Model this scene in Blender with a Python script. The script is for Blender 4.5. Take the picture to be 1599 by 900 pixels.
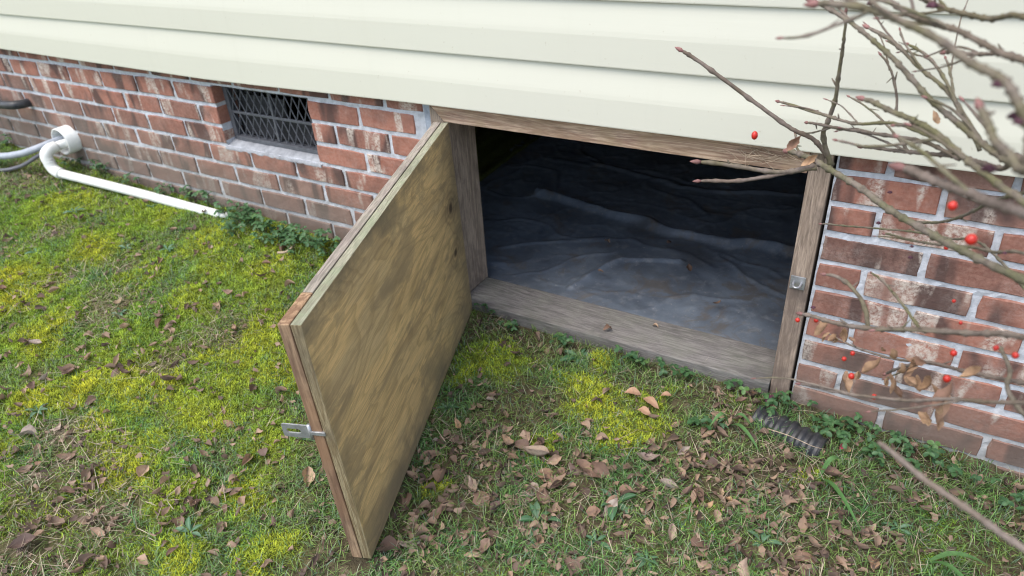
import bpy, bmesh, math, random
import numpy as np
from mathutils import Matrix, Vector

for o in list(bpy.data.objects): bpy.data.objects.remove(o)
S = bpy.context.scene
COL = S.collection
random.seed(7)
RNG = np.random.default_rng(7)

# ------------------------------------------------------------------ camera
CAM = Vector((1.5810, -1.4376, 1.1781)); YAW, PIT, ROL = -0.56356, 0.55563, -0.06810
cd = bpy.data.cameras.new('camera'); cam = bpy.data.objects.new('camera', cd); COL.objects.link(cam)
Fv = Vector((math.sin(YAW)*math.cos(PIT), math.cos(YAW)*math.cos(PIT), -math.sin(PIT)))
Rv = Vector((math.cos(YAW), -math.sin(YAW), 0)); Uv = Rv.cross(Fv)
R2 = Rv*math.cos(ROL)+Uv*math.sin(ROL); U2 = -Rv*math.sin(ROL)+Uv*math.cos(ROL)
cam.matrix_world = Matrix(((R2.x, U2.x, -Fv.x, CAM.x), (R2.y, U2.y, -Fv.y, CAM.y), (R2.z, U2.z, -Fv.z, CAM.z), (0, 0, 0, 1)))
cd.sensor_width = 36.0; cd.lens = 24.71; cd.clip_start = 0.02; cd.clip_end = 400
cd.dof.use_dof = True; cd.dof.focus_distance = 1.42; cd.dof.aperture_fstop = 3.6
S.camera = cam

# ------------------------------------------------------------------ daylight: open shade, soft light from the left and front
SUN_EL, SUN_AZ = math.radians(64), math.radians(204)        # azimuth clockwise from +Y
SKY_STRENGTH, SUN_STRENGTH, EXPOSURE = 0.145, 1.15, 1.38
w = bpy.data.worlds.new('World'); S.world = w; w.use_nodes = True
nt = w.node_tree; nt.nodes.clear()
sky = nt.nodes.new('ShaderNodeTexSky'); sky.sky_type = 'NISHITA'; sky.sun_disc = False
sky.sun_elevation = SUN_EL; sky.sun_rotation = SUN_AZ; sky.dust_density = 2.0
hs = nt.nodes.new('ShaderNodeHueSaturation'); hs.inputs['Saturation'].default_value = 0.72
bg = nt.nodes.new('ShaderNodeBackground'); bg.inputs['Strength'].default_value = SKY_STRENGTH
wo = nt.nodes.new('ShaderNodeOutputWorld')
nt.links.new(sky.outputs[0], hs.inputs['Color']); nt.links.new(hs.outputs[0], bg.inputs[0]); nt.links.new(bg.outputs[0], wo.inputs[0])
sd = bpy.data.lights.new('sun', 'SUN'); sd.energy = SUN_STRENGTH; sd.angle = math.radians(45); sd.color = (1.0, 0.94, 0.86)
so = bpy.data.objects.new('sun', sd); COL.objects.link(so)
sdir = Vector((math.sin(SUN_AZ)*math.cos(SUN_EL), math.cos(SUN_AZ)*math.cos(SUN_EL), math.sin(SUN_EL)))
so.rotation_euler = (-sdir).to_track_quat('-Z', 'Y').to_euler()
S.view_settings.view_transform = 'Standard'; S.view_settings.look = 'None'
S.view_settings.exposure = EXPOSURE; S.view_settings.gamma = 1.0; S.view_settings.use_curve_mapping = False
S.render.engine = 'CYCLES'; S.cycles.filter_width = 1.1

# ------------------------------------------------------------------ helpers
def link(o, parent=None):
    COL.objects.link(o)
    if parent is not None: o.parent = parent
    return o
def tag(o, label=None, cat=None, group=None, kind=None):
    if label: o['label'] = label
    if cat: o['category'] = cat
    if group: o['group'] = group
    if kind: o['kind'] = kind
    return o
def empty(name, loc=(0, 0, 0)):
    o = bpy.data.objects.new(name, None); o.empty_display_size = .05; COL.objects.link(o); o.location = loc
    return o
def finish(name, bm, mat, parent=None, smooth=False, loc=None):
    me = bpy.data.meshes.new(name); bm.normal_update(); bm.to_mesh(me); bm.free()
    if smooth: me.shade_smooth()
    me.materials.append(mat)
    o = bpy.data.objects.new(name, me)
    if loc is not None: o.location = loc
    return link(o, parent)
def mesh_obj(name, v, f, mat, parent=None, smooth=False, loc=None, col=None):
    me = bpy.data.meshes.new(name)
    me.from_pydata([tuple(a) for a in v] if not isinstance(v, np.ndarray) else v.tolist(), [], f)
    if smooth: me.shade_smooth()
    if col is not None:
        a = me.color_attributes.new('col', 'FLOAT_COLOR', 'POINT')
        c4 = np.ones((len(v), 4), np.float32); c4[:, :3] = col
        a.data.foreach_set('color', c4.ravel())
    me.materials.append(mat); me.update()
    o = bpy.data.objects.new(name, me)
    if loc is not None: o.location = loc
    return link(o, parent)
def fast_mesh(name, v, tris, mat, col, parent=None, smooth=False):
    me = bpy.data.meshes.new(name); n = len(v); m = len(tris)
    me.vertices.add(n); me.vertices.foreach_set('co', np.asarray(v, np.float32).ravel())
    me.loops.add(m*3); me.loops.foreach_set('vertex_index', np.asarray(tris, np.int32).ravel())
    me.polygons.add(m); me.polygons.foreach_set('loop_start', np.arange(0, m*3, 3, dtype=np.int32))
    a = me.color_attributes.new('col', 'FLOAT_COLOR', 'POINT')
    c4 = np.ones((n, 4), np.float32); c4[:, :3] = col
    a.data.foreach_set('color', c4.ravel())
    me.update(calc_edges=True); me.validate()
    if smooth: me.shade_smooth()
    me.materials.append(mat)
    return link(bpy.data.objects.new(name, me), parent)
def add_box(bm, x0, x1, y0, y1, z0, z1, bev=0.0, jit=0.0):
    vs = [bm.verts.new((x+random.uniform(-jit, jit), y+random.uniform(-jit, jit), z+random.uniform(-jit, jit))) for x in (x0, x1) for y in (y0, y1) for z in (z0, z1)]
    fs = [bm.faces.new([vs[i] for i in q]) for q in ((0, 1, 3, 2), (4, 6, 7, 5), (0, 4, 5, 1), (2, 3, 7, 6), (0, 2, 6, 4), (1, 5, 7, 3))]
    if bev > 0:
        es = list({e for f in fs for e in f.edges})
        bmesh.ops.bevel(bm, geom=es, offset=bev, segments=2, affect='EDGES', profile=.6)
def spline(P, n):
    P = np.asarray(P, float)
    if len(P) < 3:
        t = np.linspace(0, 1, n)[:, None]; return P[0]*(1-t)+P[-1]*t
    Q = np.vstack([2*P[0]-P[1], P, 2*P[-1]-P[-2]]); out = []
    m = len(P)-1; ts = np.linspace(0, m, n)
    for t in ts:
        i = min(int(t), m-1); u = t-i; a, b, c, d = Q[i], Q[i+1], Q[i+2], Q[i+3]
        out.append(.5*((2*b)+(-a+c)*u+(2*a-5*b+4*c-d)*u*u+(-a+3*b-3*c+d)*u**3))
    return np.array(out)
def tube(P, R, sides=10, cap=True):
    """vertices and faces of a tube through points P with radii R"""
    P = np.asarray(P, float); R = np.broadcast_to(np.asarray(R, float), (len(P),))
    T = np.gradient(P, axis=0); T /= np.linalg.norm(T, axis=1)[:, None]+1e-12
    nrm = np.cross(T[0], (0, 0, 1.)); 
    if np.linalg.norm(nrm) < 1e-3: nrm = np.cross(T[0], (1., 0, 0))
    nrm /= np.linalg.norm(nrm); V = []; F = []
    a = np.linspace(0, 2*np.pi, sides, endpoint=False)
    for i in range(len(P)):
        nrm = nrm-T[i]*np.dot(nrm, T[i]); nrm /= np.linalg.norm(nrm); b = np.cross(T[i], nrm)
        V += [P[i]+R[i]*(math.cos(t)*nrm+math.sin(t)*b) for t in a]
    for i in range(len(P)-1):
        for k in range(sides):
            F.append((i*sides+k, i*sides+(k+1) % sides, (i+1)*sides+(k+1) % sides, (i+1)*sides+k))
    if cap:
        F.append(tuple(range(sides))[::-1]); F.append(tuple(range((len(P)-1)*sides, len(P)*sides)))
    return V, F
def h2(ix, iy, s):
    n = (ix.astype(np.int64)*374761393+iy.astype(np.int64)*668265263+s*982451653) & 0x7fffffff
    n = ((n ^ (n >> 13))*1274126177) & 0x7fffffff
    return ((n ^ (n >> 16)) & 0xffff)/65535.0
def vnoise(x, y, s=0):
    ix = np.floor(x); iy = np.floor(y); fx = x-ix; fy = y-iy; fx = fx*fx*(3-2*fx); fy = fy*fy*(3-2*fy)
    ix = ix.astype(np.int64); iy = iy.astype(np.int64)
    return (h2(ix, iy, s)*(1-fx)+h2(ix+1, iy, s)*fx)*(1-fy)+(h2(ix, iy+1, s)*(1-fx)+h2(ix+1, iy+1, s)*fx)*fy
def fbm(x, y, s=0, o=3):
    r = 0; a = .5; t = 0
    for k in range(o): r = r+a*vnoise(x*2**k, y*2**k, s+k*17); t += a; a *= .5
    return r/t

# ------------------------------------------------------------------ materials
class N:
    def __init__(s, name):
        s.m = bpy.data.materials.new(name); s.m.use_nodes = True; s.t = s.m.node_tree
        s.b = s.t.nodes['Principled BSDF']
    def n(s, kind, **kw):
        x = s.t.nodes.new(kind)
        for k, v in kw.items():
            if k in x.inputs: x.inputs[k].default_value = v
            else: setattr(x, k, v)
        return x
    def l(s, a, b): s.t.links.new(a, b)
    def coord(s, which='Object', scale=(1, 1, 1), loc=None, rot=(0, 0, 0)):
        c = s.n('ShaderNodeTexCoord'); m = s.n('ShaderNodeMapping'); m.inputs['Scale'].default_value = scale; m.inputs['Rotation'].default_value = rot
        s.l(c.outputs[which], m.inputs['Vector'])
        if loc is not None: s.l(loc, m.inputs['Location'])
        return m.outputs[0]
    def pos(s, scale=(1, 1, 1)):
        g = s.n('ShaderNodeNewGeometry'); m = s.n('ShaderNodeMapping'); m.inputs['Scale'].default_value = scale
        s.l(g.outputs['Position'], m.inputs['Vector']); return m.outputs[0]
    def noise(s, vec, scale, detail=4, rough=.55, dist=0.0):
        x = s.n('ShaderNodeTexNoise'); x.inputs['Scale'].default_value = scale; x.inputs['Detail'].default_value = detail
        x.inputs['Roughness'].default_value = rough; x.inputs['Distortion'].default_value = dist
        s.l(vec, x.inputs['Vector']); return x.outputs['Fac']
    def ramp(s, fac, stops, interp='LINEAR'):
        r = s.n('ShaderNodeValToRGB'); r.color_ramp.interpolation = interp; e = r.color_ramp.elements
        while len(e) < len(stops): e.new(.5)
        for k, (p, c) in enumerate(stops):
            e[k].position = p; e[k].color = (c, c, c, 1) if not isinstance(c, tuple) else (*c, 1)
        s.l(fac, r.inputs[0]); return r.outputs[0]
    def mix(s, fac, a, b, mode='MIX'):
        x = s.n('ShaderNodeMix', data_type='RGBA', blend_type=mode)
        for i, v in ((0, fac), (6, a), (7, b)):
            if isinstance(v, (int, float)): x.inputs[i].default_value = v
            elif isinstance(v, tuple): x.inputs[i].default_value = (*v, 1)
            else: s.l(v, x.inputs[i])
        return x.outputs[2]
    def math(s, op, a, b=0.0, clamp=False):
        x = s.n('ShaderNodeMath', operation=op, use_clamp=clamp)
        for i, v in ((0, a), (1, b)):
            if isinstance(v, (int, float)): x.inputs[i].default_value = v
            else: s.l(v, x.inputs[i])
        return x.outputs[0]
    def rnd(s): return s.n('ShaderNodeObjectInfo').outputs['Random']
    def bump(s, h, strength=.5, dist=.002):
        b = s.n('ShaderNodeBump'); b.inputs['Strength'].default_value = strength; b.inputs['Distance'].default_value = dist
        s.l(h, b.inputs['Height']); s.l(b.outputs[0], s.b.inputs['Normal'])
    def out(s, col, rough=.8, spec=.3, metal=0.0):
        if isinstance(col, tuple): s.b.inputs['Base Color'].default_value = (*col, 1)
        else: s.l(col, s.b.inputs['Base Color'])
        if isinstance(rough, (int, float)): s.b.inputs['Roughness'].default_value = rough
        else: s.l(rough, s.b.inputs['Roughness'])
        s.b.inputs['Specular IOR Level'].default_value = spec; s.b.inputs['Metallic'].default_value = metal
        return s.m

def mat_brick():
    n = N('brick_red'); r = n.rnd(); wn = n.n('ShaderNodeTexWhiteNoise', noise_dimensions='1D'); n.l(r, wn.inputs['W'])
    off = n.n('ShaderNodeVectorMath', operation='SCALE'); n.l(wn.outputs['Color'], off.inputs[0]); off.inputs['Scale'].default_value = 40
    v = n.coord('Object', loc=off.outputs[0])
    base = n.ramp(r, [(0, (.085, .06, .052)), (.08, (.21, .095, .07)), (.35, (.285, .115, .08)), (.6, (.31, .135, .095)), (.8, (.24, .10, .072)), (.93, (.22, .11, .085)), (1, (.27, .165, .13))])
    fine = n.noise(v, 120, 5, .7)
    base = n.mix(n.ramp(fine, [(.35, 0.0), (.7, .55)]), base, (.40, .24, .19))
    mott = n.noise(v, 22, 4, .6)
    base = n.mix(n.ramp(mott, [(.42, .0), (.72, .65)]), base, (.15, .075, .06))
    vs = n.coord('Object', scale=(1, 1, .28), loc=off.outputs[0])
    band = n.noise(vs, 13, 2, .5, .4)                                  # flashed dark bands across the brick
    dk = n.ramp(band, [(.515, 0.0), (.60, .85)])
    base = n.mix(dk, base, (.075, .05, .045))
    vs2 = n.coord('Object', scale=(1.3, 1, .3), loc=wn.outputs['Color'])
    s2 = n.n('ShaderNodeVectorMath', operation='ADD'); n.l(vs2, s2.inputs[0]); n.l(off.outputs[0], s2.inputs[1])
    wb = n.noise(s2.outputs[0], 13, 2, .5, .3)
    grain = n.noise(v, 160, 3, .7)
    grain2 = n.noise(v, 38, 4, .7)
    wm = n.math('MULTIPLY', n.ramp(wb, [(.57, 0.0), (.63, 1.0)]), n.ramp(n.math('ADD', n.math('MULTIPLY', grain, .5), n.math('MULTIPLY', grain2, .5)), [(.40, 0.0), (.58, .9)]))
    base = n.mix(wm, base, (.55, .48, .415))
    # mortar haze and soil splashed on the lower courses
    haze = n.noise(n.pos(), 9, 4, .65)
    base = n.mix(n.math('MULTIPLY', n.ramp(haze, [(.5, 0.0), (.75, .4)]), n.ramp(grain, [(.4, .1), (.6, .8)])), base, (.48, .42, .38))
    sp = n.n('ShaderNodeSeparateXYZ'); n.l(n.pos(), sp.inputs[0])
    zz = n.math('ADD', sp.outputs['Z'], n.math('MULTIPLY', n.noise(n.pos((1, 1, 1)), 6, 3), .16))
    xl = n.math('MULTIPLY', sp.outputs['X'], .085)
    zz = n.math('ADD', n.math('ADD', zz, xl), n.math('MULTIPLY', n.math('MAXIMUM', sp.outputs['X'], .0), .035))
    dirt = n.ramp(zz, [(.26, .8), (.50, 0.0)])
    base = n.mix(dirt, base, (.155, .13, .108))
    n.bump(n.math('ADD', fine, n.math('MULTIPLY', mott, 1.2)), .5, .0025)
    return n.out(base, .9, .15)
def mat_mortar():
    n = N('mortar_grey'); v = n.pos()
    a = n.noise(v, 60, 5, .7); b = n.noise(v, 7, 3)
    c = n.ramp(a, [(.3, (.36, .375, .405)), (.55, (.50, .52, .56)), (.75, (.58, .60, .65))])
    c = n.mix(n.ramp(b, [(.5, 0.0), (.75, .45)]), c, (.42, .38, .34))
    sp = n.n('ShaderNodeSeparateXYZ'); n.l(v, sp.inputs[0])
    zz = n.math('ADD', n.math('ADD', sp.outputs['Z'], n.math('MULTIPLY', n.noise(v, 7, 3), .2)), n.math('MULTIPLY', sp.outputs['X'], .085))
    c = n.mix(n.ramp(zz, [(.24, .6), (.42, 0.0)]), c, (.27, .25, .21))
    n.bump(n.noise(v, 220, 4, .7), .6, .002)
    return n.out(c, .95, .1)
def mat_siding():
    n = N('cream_vinyl'); v = n.coord('Object', scale=(1.2, 1, 26))
    a = n.noise(v, 9, 5, .6, .6); d = n.noise(n.pos(), 2.2, 3)
    c = n.mix(n.ramp(d, [(.4, 0.0), (.75, .5)]), (.57, .565, .478), (.55, .545, .458))
    speck = n.noise(n.pos(), 95, 2, .5)
    c = n.mix(n.ramp(speck, [(.73, 0.0), (.76, .5)]), c, (.45, .42, .33))
    strk = n.noise(n.coord('Object', scale=(9, 1, .7)), 3, 4, .6)
    c = n.mix(n.ramp(strk, [(.55, 0.0), (.8, .12)]), c, (.47, .455, .37))
    n.bump(a, .12, .0012)
    return n.out(c, .42, .4)
def mat_wood(name, light, dark, stain, axis='X', gscale=1.0, green=0.0, stain_amt=.5, red=None):
    n = N(name)
    sc = {'X': (.7, 9, 9), 'Y': (9, .7, 9), 'Z': (9, 9, .7)}[axis]
    sc = tuple(a*gscale for a in sc)
    v = n.coord('Object', scale=sc); vo = n.coord('Object')
    ring = n.noise(v, 4, 3, .55, 1.4)
    rr = n.n('ShaderNodeMath', operation='PINGPONG'); n.l(n.math('MULTIPLY', ring, 9.0), rr.inputs[0]); rr.inputs[1].default_value = 1.0
    fib = n.noise(n.coord('Object', scale=tuple(a*3 for a in sc)), 14, 5, .65)
    c = n.mix(n.ramp(rr.outputs[0], [(.15, 0.0), (.9, 1.0)]), light, dark)
    c = n.mix(n.ramp(fib, [(.42, 0.0), (.68, .75)]), c, tuple(a*.5 for a in dark))
    if red is not None: c = n.mix(n.ramp(n.noise(vo, 5, 2), [(.4, 0.0), (.6, .8)]), c, red)
    st = n.noise(vo, 6, 5, .65, .5)
    c = n.mix(n.math('MULTIPLY', n.ramp(st, [(.5, 0.0), (.66, 1.0)]), stain_amt), c, stain)
    if green > 0:
        gr = n.noise(vo, 16, 4, .7)
        c = n.mix(n.math('MULTIPLY', n.ramp(gr, [(.42, 0.0), (.62, 1.0)]), green), c, (.23, .27, .17))
    n.bump(n.math('ADD', fib, n.math('MULTIPLY', rr.outputs[0], .3)), .6, .0018)
    return n.out(c, .85, .15)
def mat_ply():
    """weathered plywood: local X runs along the grain, Z up, origin at the top hinge corner"""
    n = N('weathered_plywood'); vo = n.coord('Object')
    v = n.coord('Object', scale=(1.0, 1, 2.6), rot=(0, math.radians(-6), 0))
    tone = n.noise(v, 2.4, 3, .5, .6)
    c = n.ramp(tone, [(.3, (.84, .59, .28)), (.5, (.77, .53, .25)), (.62, (.64, .47, .25)), (.75, (.73, .51, .25))])
    warp = n.noise(n.coord('Object', scale=(.9, 1, 3.0), rot=(0, math.radians(-5), 0)), 2.1, 2, .45, .5)      # flame figure of rotary-cut veneer
    fr = n.n('ShaderNodeMath', operation='FRACT'); n.l(n.math('MULTIPLY', warp, 17.0), fr.inputs[0])
    c = n.mix(n.ramp(fr.outputs[0], [(.0, .42), (.10, .30), (.34, .0), (.92, .0), (1.0, .42)]), c, (.30, .20, .085))
    streak = n.noise(n.coord('Object', scale=(1.3, 1, 10), rot=(0, math.radians(-5), 0)), 2.4, 7, .60, .45)
    c = n.mix(n.ramp(streak, [(.47, 0.0), (.50, .30), (.53, .08), (.58, .42), (.68, .7)]), c, (.27, .195, .115))
    st2 = n.noise(n.coord('Object', scale=(1.6, 1, 24), rot=(0, math.radians(-3), 0)), 3.0, 6, .66, .25)
    c = n.mix(n.ramp(st2, [(.54, 0.0), (.57, .40), (.61, .12), (.66, .5)]), c, (.24, .165, .09))
    c = n.mix(n.ramp(streak, [(.30, .55), (.40, 0.0)]), c, (.62, .47, .24))
    st = n.noise(n.coord('Object', scale=(1, 1, 2.3), rot=(0, math.radians(-10), 0)), 3.4, 7, .66, .5)
    c = n.mix(n.ramp(st, [(.54, 0.0), (.565, .38), (.66, .62)]), c, (.26, .205, .13))
    fib = n.noise(n.coord('Object', scale=(2.2, 1, 75)), 6, 5, .7)
    c = n.mix(n.ramp(fib, [(.45, 0.0), (.60, .5)]), c, (.38, .28, .145))
    sp = n.n('ShaderNodeSeparateXYZ'); n.l(vo, sp.inputs[0])
    jn = n.noise(vo, 9, 6, .7)
    ex = n.math('ADD', sp.outputs['X'], n.math('MULTIPLY', n.math('SUBTRACT', jn, .5), .30))      # damp-stained margins
    e1 = n.ramp(ex, [(.0, .8), (.09, .3), (.16, 0.0)])
    e2 = n.ramp(ex, [(.82, 0.0), (.9, .5)])
    ez = n.math('ADD', n.math('MULTIPLY', sp.outputs['Z'], -1.0), n.math('MULTIPLY', n.math('SUBTRACT', jn, .5), .22))
    e3 = n.ramp(ez, [(.46, 0.0), (.58, .85)])
    e4 = n.ramp(ez, [(-.02, .8), (.05, 0.0)])
    edge = n.math('MAXIMUM', n.math('MAXIMUM', e1, e2), n.math('MAXIMUM', e3, e4))
    c = n.mix(n.math('MULTIPLY', edge, .8), c, (.17, .145, .10))
    for kx, kz, kr in ((.075, -.205, .014), (.085, -.335, .013)):                                  # knots
        d = n.n('ShaderNodeVectorMath', operation='DISTANCE'); sv = n.n('ShaderNodeVectorMath', operation='MULTIPLY')
        n.l(vo, sv.inputs[0]); sv.inputs[1].default_value = (.8, 0, 1); n.l(sv.outputs[0], d.inputs[0]); d.inputs[1].default_value = (kx*.8, 0, kz)
        dj = n.math('ADD', d.outputs['Value'], n.math('MULTIPLY', n.math('SUBTRACT', jn, .5), .012))
        c = n.mix(n.ramp(dj, [(kr*.5, .9), (kr*.8, .6), (kr*1.2, .0), (kr*1.7, .35), (kr*2.2, 0.0), (kr*2.9, .25), (kr*3.3, .0)]), c, (.06, .04, .03))
    scr = n.noise(n.coord('Object', scale=(30, 1, 200), rot=(0, math.radians(35), 0)), 2, 2, .5)
    c = n.mix(n.ramp(scr, [(.74, 0.0), (.77, .5)]), c, (.68, .62, .48))
    n.bump(n.math('ADD', fib, n.math('MULTIPLY', streak, 1.5)), .5, .0018)
    return n.out(c, .8, .2)
def mat_plain(name, col, rough=.6, spec=.3, metal=0.0, var=.25, scale=40, col2=None, bump=0.0):
    n = N(name); a = n.noise(n.coord('Object'), scale, 4, .65)
    c2 = col2 if col2 else tuple(x*(1-var*2) for x in col)
    c = n.mix(n.ramp(a, [(.35, 0.0), (.7, 1.0)]), col, c2)
    if bump: n.bump(a, bump, .002)
    return n.out(c, rough, spec, metal)
def mat_attr(name, rough=.7, trans=.0, spec=.25, jitter=0.0):
    n = N(name); a = n.n('ShaderNodeAttribute', attribute_name='col')
    m = n.out(a.outputs['Color'], rough, spec)
    if trans:
        tr = n.n('ShaderNodeBsdfTranslucent'); n.l(a.outputs['Color'], tr.inputs[0]); mx = n.n('ShaderNodeMixShader'); mx.inputs[0].default_value = trans
        n.l(n.b.outputs[0], mx.inputs[1]); n.l(tr.outputs[0], mx.inputs[2]); n.l(mx.outputs[0], n.t.nodes['Material Output'].inputs[0])
    return m
def mat_leaf_obj(name, stops, rough=.7, vein=(.2, .13, .1), trans=.15, mott=None, spec=.25):
    n = N(name); r = n.rnd(); c = n.ramp(r, stops)
    a = n.noise(n.coord('Object'), 120, 4, .6)
    c = n.mix(n.ramp(a, [(.45, 0.0), (.75, .7)]), c, mott if mott else vein)
    sp = n.n('ShaderNodeSeparateXYZ'); n.l(n.coord('Object'), sp.inputs[0])
    ab = n.math('ABSOLUTE', sp.outputs['Y'])
    c = n.mix(n.ramp(ab, [(.0, .55), (.0016, 0.0)]), c, vein)
    m = n.out(c, rough, spec); n.bump(a, .4, .001)
    tr = n.n('ShaderNodeBsdfTranslucent'); n.l(c, tr.inputs[0]); mx = n.n('ShaderNodeMixShader'); mx.inputs[0].default_value = trans
    n.l(n.b.outputs[0], mx.inputs[1]); n.l(tr.outputs[0], mx.inputs[2]); n.l(mx.outputs[0], n.t.nodes['Material Output'].inputs[0])
    return m
def mat_ground():
    n = N('mossy_soil'); v = n.pos(); a = n.noise(v, 35, 6, .7); b = n.noise(v, 140, 4, .7)
    at = n.n('ShaderNodeAttribute', attribute_name='col')
    soil = n.ramp(a, [(.3, (.04, .032, .022)), (.55, (.10, .085, .05)), (.75, (.20, .165, .11))])
    moss = n.ramp(b, [(.3, (.06, .085, .015)), (.6, (.18, .22, .035)), (.8, (.30, .33, .06))])
    sp = n.n('ShaderNodeSeparateColor'); n.l(at.outputs['Color'], sp.inputs[0])
    c = n.mix(sp.outputs[0], soil, moss)
    n.bump(n.math('ADD', a, b), .9, .006)
    return n.out(c, .95, .1)
def mat_sheet():
    n = N('black_plastic_sheet'); v = n.pos()
    a = n.noise(v, 5, 6, .65, .5); b = n.noise(v, 26, 5, .7); d = n.noise(v, 90, 3, .6)
    c = n.ramp(a, [(.35, (.115, .14, .18)), (.52, (.17, .205, .255)), (.7, (.24, .285, .345))])
    c = n.mix(n.ramp(b, [(.52, 0.0), (.66, .5)]), c, (.33, .35, .37))
    c = n.mix(n.ramp(d, [(.66, 0.0), (.72, .6)]), c, (.5, .48, .45))
    c = n.mix(n.ramp(n.noise(v, 2.3, 5, .7), [(.5, 0.0), (.62, .6)]), c, (.10, .105, .115))
    c = n.mix(n.ramp(n.noise(v, 7, 7, .75, 1.0), [(.54, 0.0), (.62, .6)]), c, (.17, .14, .11))
    n.bump(n.math('ADD', b, n.math('MULTIPLY', a, 2.0)), .2, .003)
    return n.out(c, n.ramp(b, [(.3, .30), (.7, .55)]), .55)
def mat_twig():
    n = N('shrub_bark'); r = n.rnd(); v = n.coord('Object')
    a = n.noise(v, 90, 4, .65); b = n.noise(v, 22, 3)
    c = n.ramp(r, [(0, (.115, .085, .065)), (.35, (.125, .12, .06)), (.7, (.15, .115, .095)), (1, (.12, .12, .065))])
    c = n.mix(n.ramp(b, [(.4, 0.0), (.62, .85)]), c, (.19, .155, .135))
    c = n.mix(n.ramp(a, [(.45, 0.0), (.7, .7)]), c, (.06, .048, .04))
    n.bump(a, .6, .0015)
    return n.out(c, .8, .2)
M_brick = mat_brick(); M_mortar = mat_mortar(); M_siding = mat_siding(); M_ply = mat_ply()
M_post = mat_wood('weathered_post_wood', (.40, .315, .245), (.26, .20, .155), (.13, .10, .085), 'Z', 1.0, .0, .7)
M_header = mat_wood('header_wood', (.60, .44, .32), (.34, .22, .155), (.36, .27, .16), 'X', .8, .0, .5)
M_sill = mat_wood('sill_wood', (.235, .222, .212), (.16, .15, .145), (.09, .085, .082), 'X', 1.0, .12, .8)
M_rail = mat_wood('grey_rail_wood', (.36, .31, .27), (.22, .185, .165), (.13, .11, .10), 'X', 1.2, .2, .5)
M_stile = mat_wood('red_stile_wood', (.46, .32, .20), (.17, .105, .07), (.11, .065, .045), 'Z', .55, .0, .5, red=(.24, .14, .08))
M_galv = mat_plain('galvanised_steel', (.50, .51, .53), .42, .5, .7, .2, 60)
M_flash = mat_plain('grey_caulk', (.36, .40, .47), .6, .3, 0, .2, 50)
M_dark = mat_plain('rough_timber', (.38, .30, .22), .9, .1)
M_conc = mat_plain('grey_block', (.42, .41, .40), .9, .1)
M_vent = mat_plain('grey_vent_plastic', (.105, .11, .125), .5, .4, 0, .2, 70)
M_flap = mat_plain('grey_flap', (.05, .051, .055), .7, .2, 0, .3, 30)
M_pvc = mat_plain('white_pvc', (.76, .77, .74), .35, .45, 0, .06, 25)
M_conduit = mat_plain('grey_conduit', (.36, .39, .44), .45, .4, 0, .12, 30)
M_cable = mat_plain('dark_cable', (.14, .14, .16), .5, .4, 0, .2, 30)
M_black = mat_plain('black_rubber', (.022, .024, .028), .45, .4, 0, .2, 60, col2=(.05, .05, .052))
M_roof = mat_plain('grey_shingle', (.10, .10, .10), .9, .1)
M_sheet = mat_sheet(); M_ground = mat_ground(); M_twig = mat_twig()

# ------------------------------------------------------------------ ground
def base_h(x, y):
    p = np.interp(x, [-4, -2, -1.3, -.7, -.3, 0, .25, .42, 1.4, 1.95, 3.5], [.2, .19, .17, .14, .135, .125, .07, .020, .012, -.03, -.08])
    f = np.interp(x, [-4, -1, 0, .8, 2, 4], [.07, .05, .01, -.02, -.045, -.06])
    t = np.clip(-y/.9, 0, 1); w_ = t*t*(3-2*t)
    return p*(1-w_)+f*w_
MOSS = [(-1.11, -0.207, 0.1, 0.55), (-1.192, -0.286, 0.1, 0.5), (-0.867, -0.583, 0.12, 0.8), (-0.751, -0.652, 0.1, 0.9), (-0.755, -0.372, 0.08, 0.7), (-0.709, -0.144, 0.1, 0.4), (-0.375, -0.197, 0.1, 0.5), (-0.173, -0.044, 0.1, 0.5), (-0.105, -0.197, 0.1, 0.55), (-0.22, -0.281, 0.09, 0.55), (0.09, -0.471, 0.11, 0.8), (0.254, -0.515, 0.07, 0.65), (0.061, -0.514, 0.08, 0.75), (-0.039, -0.856, 0.05, 1.0), (-0.285, -0.869, 0.06, 0.8), (-0.198, -0.796, 0.06, 0.9), (0.155, -0.929, 0.06, 0.9), (0.066, -0.909, 0.05, 0.85), (0.137, -0.847, 0.06, 0.7), (0.325, -0.92, 0.06, 0.5), (0.477, -1.022, 0.05, 0.75), (0.603, -0.934, 0.06, 0.6), (0.47, -0.83, 0.06, 0.5), (0.16, -0.692, 0.09, 0.55), (0.016, -0.717, 0.07, 0.55), (0.385, -0.691, 0.06, 0.4), (-0.535, -0.637, 0.08, 0.6), (-0.078, -0.685, 0.09, 0.65), (-0.266, -0.65, 0.07, 0.4), (0.723, -0.2, 0.09, 0.55), (0.68, -0.291, 0.05, 0.5), (1.045, -0.246, 0.09, 0.7), (1.154, -0.308, 0.07, 0.5), (0.963, -0.184, 0.06, 0.5), (0.829, -0.62, 0.035, 0.75), (1.003, -0.402, 0.05, 0.4), (1.158, -0.155, 0.04, 0.5), (1.533, -0.227, 0.03, 0.75), (0.98, -0.063, 0.04, 0.5), (0.007, -0.068, 0.05, 0.5), (-0.497, -0.743, 0.08, 0.7), (-0.195, -0.431, 0.07, 0.5), (-0.472, -0.417, 0.08, 0.4), (-0.675, -0.568, 0.07, 0.6), (-0.155, -1.007, 0.05, 0.6)]
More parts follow.
